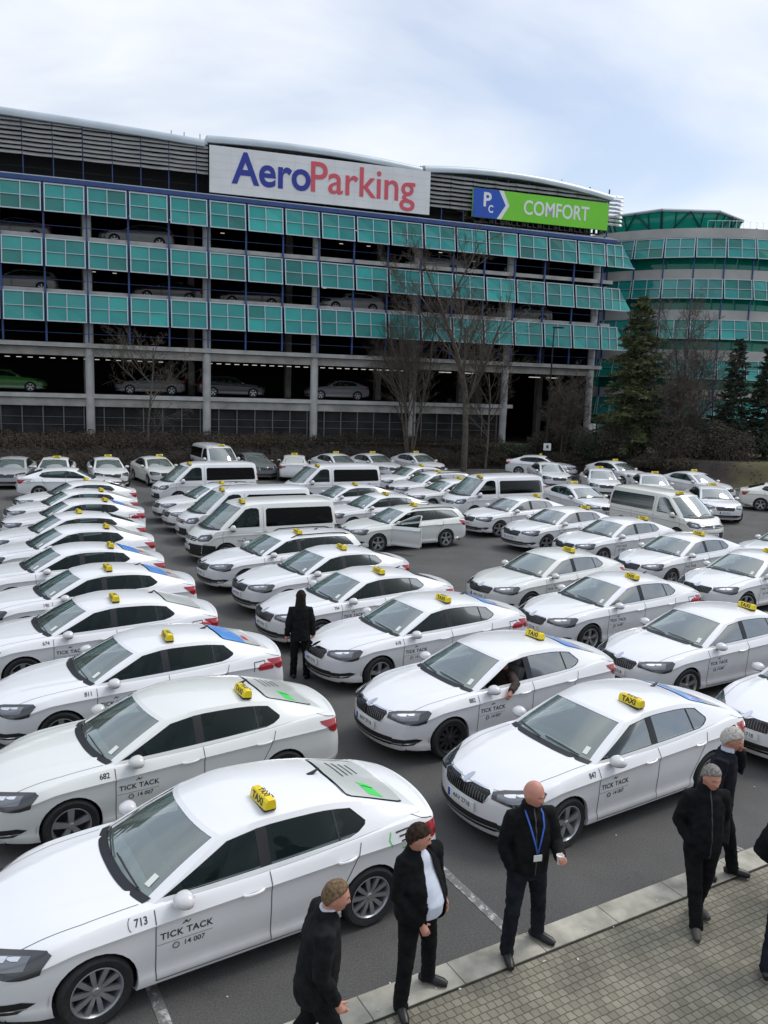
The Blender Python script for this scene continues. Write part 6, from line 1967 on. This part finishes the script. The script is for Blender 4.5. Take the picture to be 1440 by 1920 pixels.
FLEET = [
 # key, kind, x, y, yaw, paint, sign (x, y), flags, number, rim, label
 ('713', 's', -1.69, 8.10, 212.3, 'white', (-.38, .40), ('adgreen', 'greenlines'), '713', 'multi', 'nearest white taxi, numbered 713, with a green phone on its rear window'),
 ('682', 's', -2.96, 10.84, 212.9, 'cream', (-1.0, .40), ('adgreen',), '682', 'five', 'cream white taxi just behind the nearest one, numbered 682'),
 ('811', 's', -4.10, 13.49, 212.4, 'white', (-.38, .40), ('adblue', 'redcar'), '811', 'five', 'white taxi numbered 811 with blue film on the rear window and a red car sticker'),
 ('674', 's', -5.71, 15.87, 211.2, 'white', (-.32, .40), ('adgrey', 'redcar'), '674', 'five', 'white taxi with grey rear window film, fourth from the front of the left row'),
 ('L5', 's', -6.76, 18.42, 211.5, 'white', (-.38, .40), ('adblue',), '190', 'five', 'white taxi with blue rear film, fifth from the front of the left row'),
 ('L6', 's', -8.14, 20.84, 211.5, 'white', (-1.0, .38), ('adblue',), None, 'five', 'white taxi with blue rear film, sixth from the front of the left row'),
 ('L7', 's', -9.19, 23.63, 211.5, 'white', (-1.0, .38), ('adgrey',), None, 'five', 'white taxi with grey rear film, seventh from the front of the left row'),
 ('L8', 's', -10.15, 26.0, 211.5, 'white', (-.35, .20), (), None, 'five', 'white taxi with a plain rear window, eighth from the front of the left row'),
 ('L9', 's', -11.05, 29.0, 210, 'white', (-1.0, .38), ('adblue', 'redcar'), None, 'five', 'white taxi with red flank sticker, ninth from the front of the left row'),
 ('L10', 's', -12.08, 31.6, 211, 'white', (-1.0, .38), ('adgrey',), None, 'five', 'white taxi second from the far end of the left row'),
 ('L11', 's', -12.95, 34.3, 212, 'white', (-.42, 0), (), None, 'five', 'white taxi closing the far end of the left row'),
 ('L12', 's', -15.13, 39.59, 19.8, 'white', None, ('greenlines',), None, 'five', 'white car facing right behind the far end of the left row'),
 ('R1', 's', 3.16, 11.27, 212.6, 'white', (-.20, .40), ('adblue', 'redcar'), '847', 'five', 'white taxi parked along the kerb behind the bald man'),
 ('882', 's', 1.87, 13.72, 212.4, 'white', (-.93, .14), ('adblue',), '882', 'steel', 'white taxi with black steel wheels and the driver leaning an arm out'),
 ('M2', 's', .75, 16.57, 211.8, 'white', (-.36, .40), ('adblue', 'redcar'), '618', 'five', 'white taxi just right of the woman in black'),
 ('C1', 's', -.60, 18.94, 213.1, 'white', (-.36, .40), (), '704', 'five', 'white taxi whose bonnet is half hidden behind the woman in black'),
 ('C2', 's', -1.61, 21.52, 213.3, 'white', (-.42, .30), (), None, 'five', 'white taxi two places behind the woman in black, next to the estate with rails'),
 ('C3', 'e', -2.99, 23.66, 212.1, 'white', (-.38, .34), (), None, 'five', 'white estate taxi with black roof rails in front of the van with a dark bumper'),
 ('wag', 'e', .63, 29.81, 209.5, 'cream', (-.42, .15), ('opendoor',), None, 'five', 'cream white estate taxi with its driver door standing open'),
 ('C4', 's', -1.73, 36.23, 209, 'white', (-.25, .38), (), None, 'five', 'white taxi in front of the van at the centre, behind the open-door estate'),
 ('C5', 's', -.37, 33.31, 209, 'white', (-.25, .38), (), None, 'five', 'white taxi directly behind the estate with the open door'),
 ('E1', 'e', -7.35, 34.65, 213.3, 'white', (-.42, .1), (), None, 'five', 'white estate taxi between two vans of the second row'),
 ('E2', 's', -6.35, 32.45, 212, 'white', None, (), None, 'five', 'white car almost hidden between the estate and the second van'),
 ('RA', 's', 5.35, 33.67, 211.6, 'white', (-1.0, .2), (), None, 'five', 'white taxi first at the far end of the right row, nose by the estate tail'),
 ('RB', 's', 6.60, 30.78, 213.9, 'white', (-.97, .38), (), None, 'five', 'white taxi second from the far end of the right row'),
 ('RC', 's', 8.07, 28.49, 212.4, 'white', (-1.0, .38), (), None, 'five', 'white taxi in front of the ivory van in the right row'),
 ('RD', 's', 9.31, 25.51, 213.4, 'white', (-.50, .30), (), None, 'five', 'white taxi below the nose of the ivory van in the right row'),
 ('RE', 's', 4.48, 22.10, 214.8, 'cream', (-.50, .32), ('screen',), None, 'five', 'cream taxi with a beige screen behind its windscreen at the edge of the open asphalt'),
 ('RF', 's', 5.44, 19.25, 210.6, 'white', (-.30, .40), ('redcar',), None, 'five', 'white taxi with a red rear sticker, between the cream one and the open window'),
 ('RG', 's', 10.38, 22.85, 213.8, 'white', (-.42, .3), (), None, 'five', 'white taxi cut by the right edge in the right row'),
 ('RH', 's', 6.61, 16.41, 210.1, 'white', (-.96, .27), (), None, 'five', 'white taxi with its yellow sign far back, behind the taxi at the kerb'),
 ('RI', 's', 7.80, 13.70, 213, 'white', None, (), None, 'five', 'white taxi at the right edge showing only its bonnet behind the phoning man'),
 ('RJ', 's', 14.0, 27.69, 208, 'white', (-.42, .3), (), None, 'five', 'white taxi peeping in at the right edge below the ivory van'),
 ('K1', 's', 1.47, 45.86, 214, 'white', (-.42, .3), (), None, 'five', 'white taxi farthest of the three behind the van at the centre'),
 ('K2', 'e', 2.27, 42.71, 211.8, 'white', (-.42, .2), (), None, 'five', 'white estate taxi middle of the three behind the van at the centre'),
 ('K3', 's', 3.08, 39.57, 208, 'white', (-.5, .13), (), None, 'five', 'white taxi whose nose stands by the right hand van with the open window'),
 ('K4', 's', 6.0, 42.0, 211, 'white', (-.5, .1), (), None, 'five', 'white taxi hidden behind the right hand van, only its roof showing'),
 ('T1', 's', 10.72, 56.6, -18, 'white', (-.1, .1), (), None, 'five', 'white taxi side on below the lamp post with the white box'),
 ('T2', 's', 10.12, 50.81, -86, 'white', None, (), None, 'five', 'white car facing forward just below the taxi by the lamp post'),
 ('T3', 's', 12.44, 47.55, -95, 'white', (-.42, 0), (), None, 'five', 'white taxi facing forward below the rightmost concrete column'),
 ('T4', 's', 15.06, 53.41, -63.2, 'white', (-.5, .2), (), None, 'five', 'white taxi turned right at the foot of the tall conifer'),
 ('T5', 's', 14.76, 45.50, -97, 'white', (-.31, .2), (), None, 'five', 'white taxi facing forward behind the ivory van'),
 ('T6', 's', 17.96, 47.35, -66.2, 'white', (-.5, .2), (), None, 'five', 'white taxi turned right before the wide brown shrub'),
 ('T7', 's', 15.93, 39.82, -97, 'white', (-.9, .2), (), None, 'five', 'white taxi facing forward right of the ivory van'),
 ('T8', 's', 9.23, 38.64, -69.5, 'white', (-.9, .2), (), None, 'five', 'white taxi turned right just left of the ivory van'),
 ('T9', 's', 21.1, 42.67, -21.4, 'ivory', None, (), None, 'five', 'ivory car at the right edge showing its red tail lamp'),
 ('T10', 's', 19.3, 34.6, -55, 'ivory', None, (), None, 'five', 'ivory car cut by the right edge below the one with the red tail lamp'),
 ('H1', 's', -19.82, 43.75, -75, 'silver', None, (), None, 'five', 'silver car leftmost in the back row under the hedge'),
 ('H2', 's', -17.78, 44.26, -74, 'white', (.10, .1), (), None, 'five', 'white taxi second from the left in the back row under the hedge'),
 ('H3', 's', -15.26, 45.11, -65, 'white', (-.5, .1), (), None, 'five', 'white taxi third from the left in the back row under the hedge'),
 ('H4', 's', -12.98, 46.48, -58, 'cream', (-.3, .3), (), None, 'five', 'cream white taxi left of the tall van under the hedge'),
 ('H5', 's', -8.2, 51.2, -62, 'greycar', None, (), None, 'five', 'dark grey car between the tall van and the taxi seen from behind'),
 ('H6', 's', -5.65, 51.0, 96.3, 'white', (-.4, 0), ('redcar', 'adgrey'), None, 'five', 'white taxi seen from behind under the hedge'),
 ('H7', 's', -3.01, 52.44, -57, 'white', (-.5, .1), (), None, 'five', 'white taxi just right of the one seen from behind'),
 ('H8', 's', -.68, 53.5, -57, 'white', (-.5, .1), (), None, 'five', 'white taxi middle of the three turned right under the multi-stemmed tree'),
 ('H9', 's', 2.21, 54.9, -57, 'white', (-.5, .1), (), None, 'five', 'white taxi left of the thickest bare trunk, last of the back row'),
 ('V1', 'v', -4.13, 27.19, 209.4, 'cream', (.80, .45), ('darkbumper',), None, 'five', 'white van taxi with a black bumper behind the estate with rails'),
 ('V2', 'v', -5.25, 30.35, 208.7, 'white', (.95, .45), (), None, 'five', 'white van taxi directly behind the one with the black bumper'),
 ('V3', 'v', -8.69, 39.31, 209.7, 'white', (.85, .50), (), None, 'five', 'white van taxi farthest back of the three at the left'),
 ('V4', 'v', -2.75, 40.36, 207.0, 'white', (.85, .50), (), None, 'five', 'white van taxi at the centre below the car seen from behind'),
 ('V5', 'v', 4.86, 37.65, 208.3, 'white', (.95, .45), (), None, 'five', 'white van taxi right of centre with its front window wound down'),
 ('V6', 'v', 11.54, 33.43, -62.1, 'ivory', (.90, -.30), (), None, 'five', 'ivory van taxi facing right among the right hand taxis'),
 ('V7', 'v', -10.49, 50.7, -61.2, 'white', (.9, .1), (), None, 'five', 'tall white van taxi facing forward below the hedge'),
]
rs = random.Random(6)
def K_roof(kd_, x, y):
    h, n_ = KS[kd_].body.ray((x, y, 4), (0, 0, -1)); return h.z
ring_m = ring_mesh()
for key, kd_, x, y, yaw, pt_, sg_, fl_, num, rim_, lab in FLEET:
    K = KS[kd_]; far = y > 33
    hide = ({'small', 'far'} if y > 40 else ({'far'} if far else set()))
    if pt_ in ('silver', 'greycar') : hide = {'small', 'far'}
    steer = R(rs.choice((0, 0, 0, 2, -3, 5, -8, 14, -18))) if key not in ('713', 'R1') else R(3)
    def tweak(root, objs, K, sg_=sg_, num=num, rim_=rim_, key=key, kd_=kd_, steer=steer):
        for i, o in list(objs.items()):
            idd = K.parts[i].get('id')
            if idd and idd[0] == 'rim' and rim_ != 'five': o.data = RIMS[rim_]
            if idd and idd[0] == 'wheel' and idd[1]: o.rotation_euler.z += steer
            if key == 'wag' and idd == ('door', 'front', 1): o.rotation_euler = (0, 0, R(-58))
            if key in ('882', 'V5') and idd == ('window', 'front', 1): bpy.data.objects.remove(o)
        if sg_:
            z = K_roof(kd_, sg_[0], sg_[1])
            new_obj('taxi_sign', SIGN, root, (sg_[0], sg_[1], z - .004), (0, -.04 if sg_[0] > -.6 else -.16, R(rs.uniform(-4, 4))))
        if num:
            new_obj('fleet_number', number_mesh(kd_, num), root)
            if num == '713': new_obj('number_ring', ring_m, root)
    K.stamp('car' if kd_ != 'v' else 'van', lab, 'taxi' if sg_ else 'car', (x, y, 0), R(yaw), 'cars and vans standing in the taxi park', MT[pt_] if pt_ != 'white' else None, fl_, hide, tweak)

# cars standing on the decks; silver and pale ones painted darker, deck shade put in colour
for i, (s_, w_, z_, kd_, pt_, dirn, lab) in enumerate((
    (3.1, -2.2, 14.43, 'e', 'greycar', 1, 'silver estate car on the upper open deck, left of the AeroParking board'),
    (-4.6, -3.4, 14.43, 's', 'greycar', 1, 'dark grey car on the upper open deck at the left edge'),
    (24.8, -3.4, 14.43, 's', 'silver', 1, 'pale car on the upper open deck behind the bare trees'),
    (-4.3, -3.2, 11.16, 'e', 'greycar', 1, 'dark car on the middle open deck at the left edge'),
    (5.2, -4.0, 11.16, 's', 'dark', 1, 'nearly black car on the middle open deck right of the first column'),
    (11.0, -4.0, 11.16, 'e', 'dark', 1, 'nearly black estate on the middle open deck right of the second column'),
    (18.4, -3.2, 11.16, 's', 'silver', 1, 'pale car on the middle open deck left of the multi-stemmed tree'),
    (32.6, -3.2, 11.16, 's', 'greycar', 1, 'silver car on the middle open deck behind the lamp post'),
    (-5.2, -3.6, 4.72, 's', 'green', -1, 'bright green car on the lowest deck at the left edge'),
    (9.6, -3.4, 4.72, 'e', 'dark', -1, 'black estate car on the lowest deck between the second and third columns'),
    (17.4, -3.2, 4.72, 's', 'greycar', 1, 'silver car on the lowest deck right of the third column'),
    (4.0, -4.6, 4.72, 's', 'greycar', 1, 'dark grey car on the lowest deck behind the small bare tree'))):
    p = bw(s_, w_, z_ - .02)
    KS[kd_].stamp('car', lab, 'car', p, BA + (PI if dirn > 0 else 0), 'cars on the decks of the car park', MT[pt_], (), {'small', 'far'})
# driver leaning out of the open window
cx_, cy_, ca_ = 1.87, 13.72, R(212.4)
person('driver in a brown jacket in the taxi with black wheels, arm out of its window', (cx_ + .10 * math.cos(ca_) - .38 * math.sin(ca_), cy_ + .10 * math.sin(ca_) + .38 * math.cos(ca_), -.33), ca_ - PI / 2,
       dict(pelvis=(0, -.10, .95), chest=(0, -.16, 1.27), neck=(0, -.15, 1.42), head=(-.02, -.10, 1.575), head_yaw=30, shL=(-.18, -.14, 1.37), shR=(.18, -.14, 1.37), elL=(-.50, .02, 1.335), wrL=(-.60, .20, 1.28), hL=(V3(-.2, .6, -.7), V3(.4, .3, -.5), 1), elR=(.22, .06, 1.16), wrR=(.12, .26, 1.25), legs=False, showR=False),
       dict(hair=('hair_brown', 'short'), jacket='cloth_brown', hem=.95, collar=1.46))
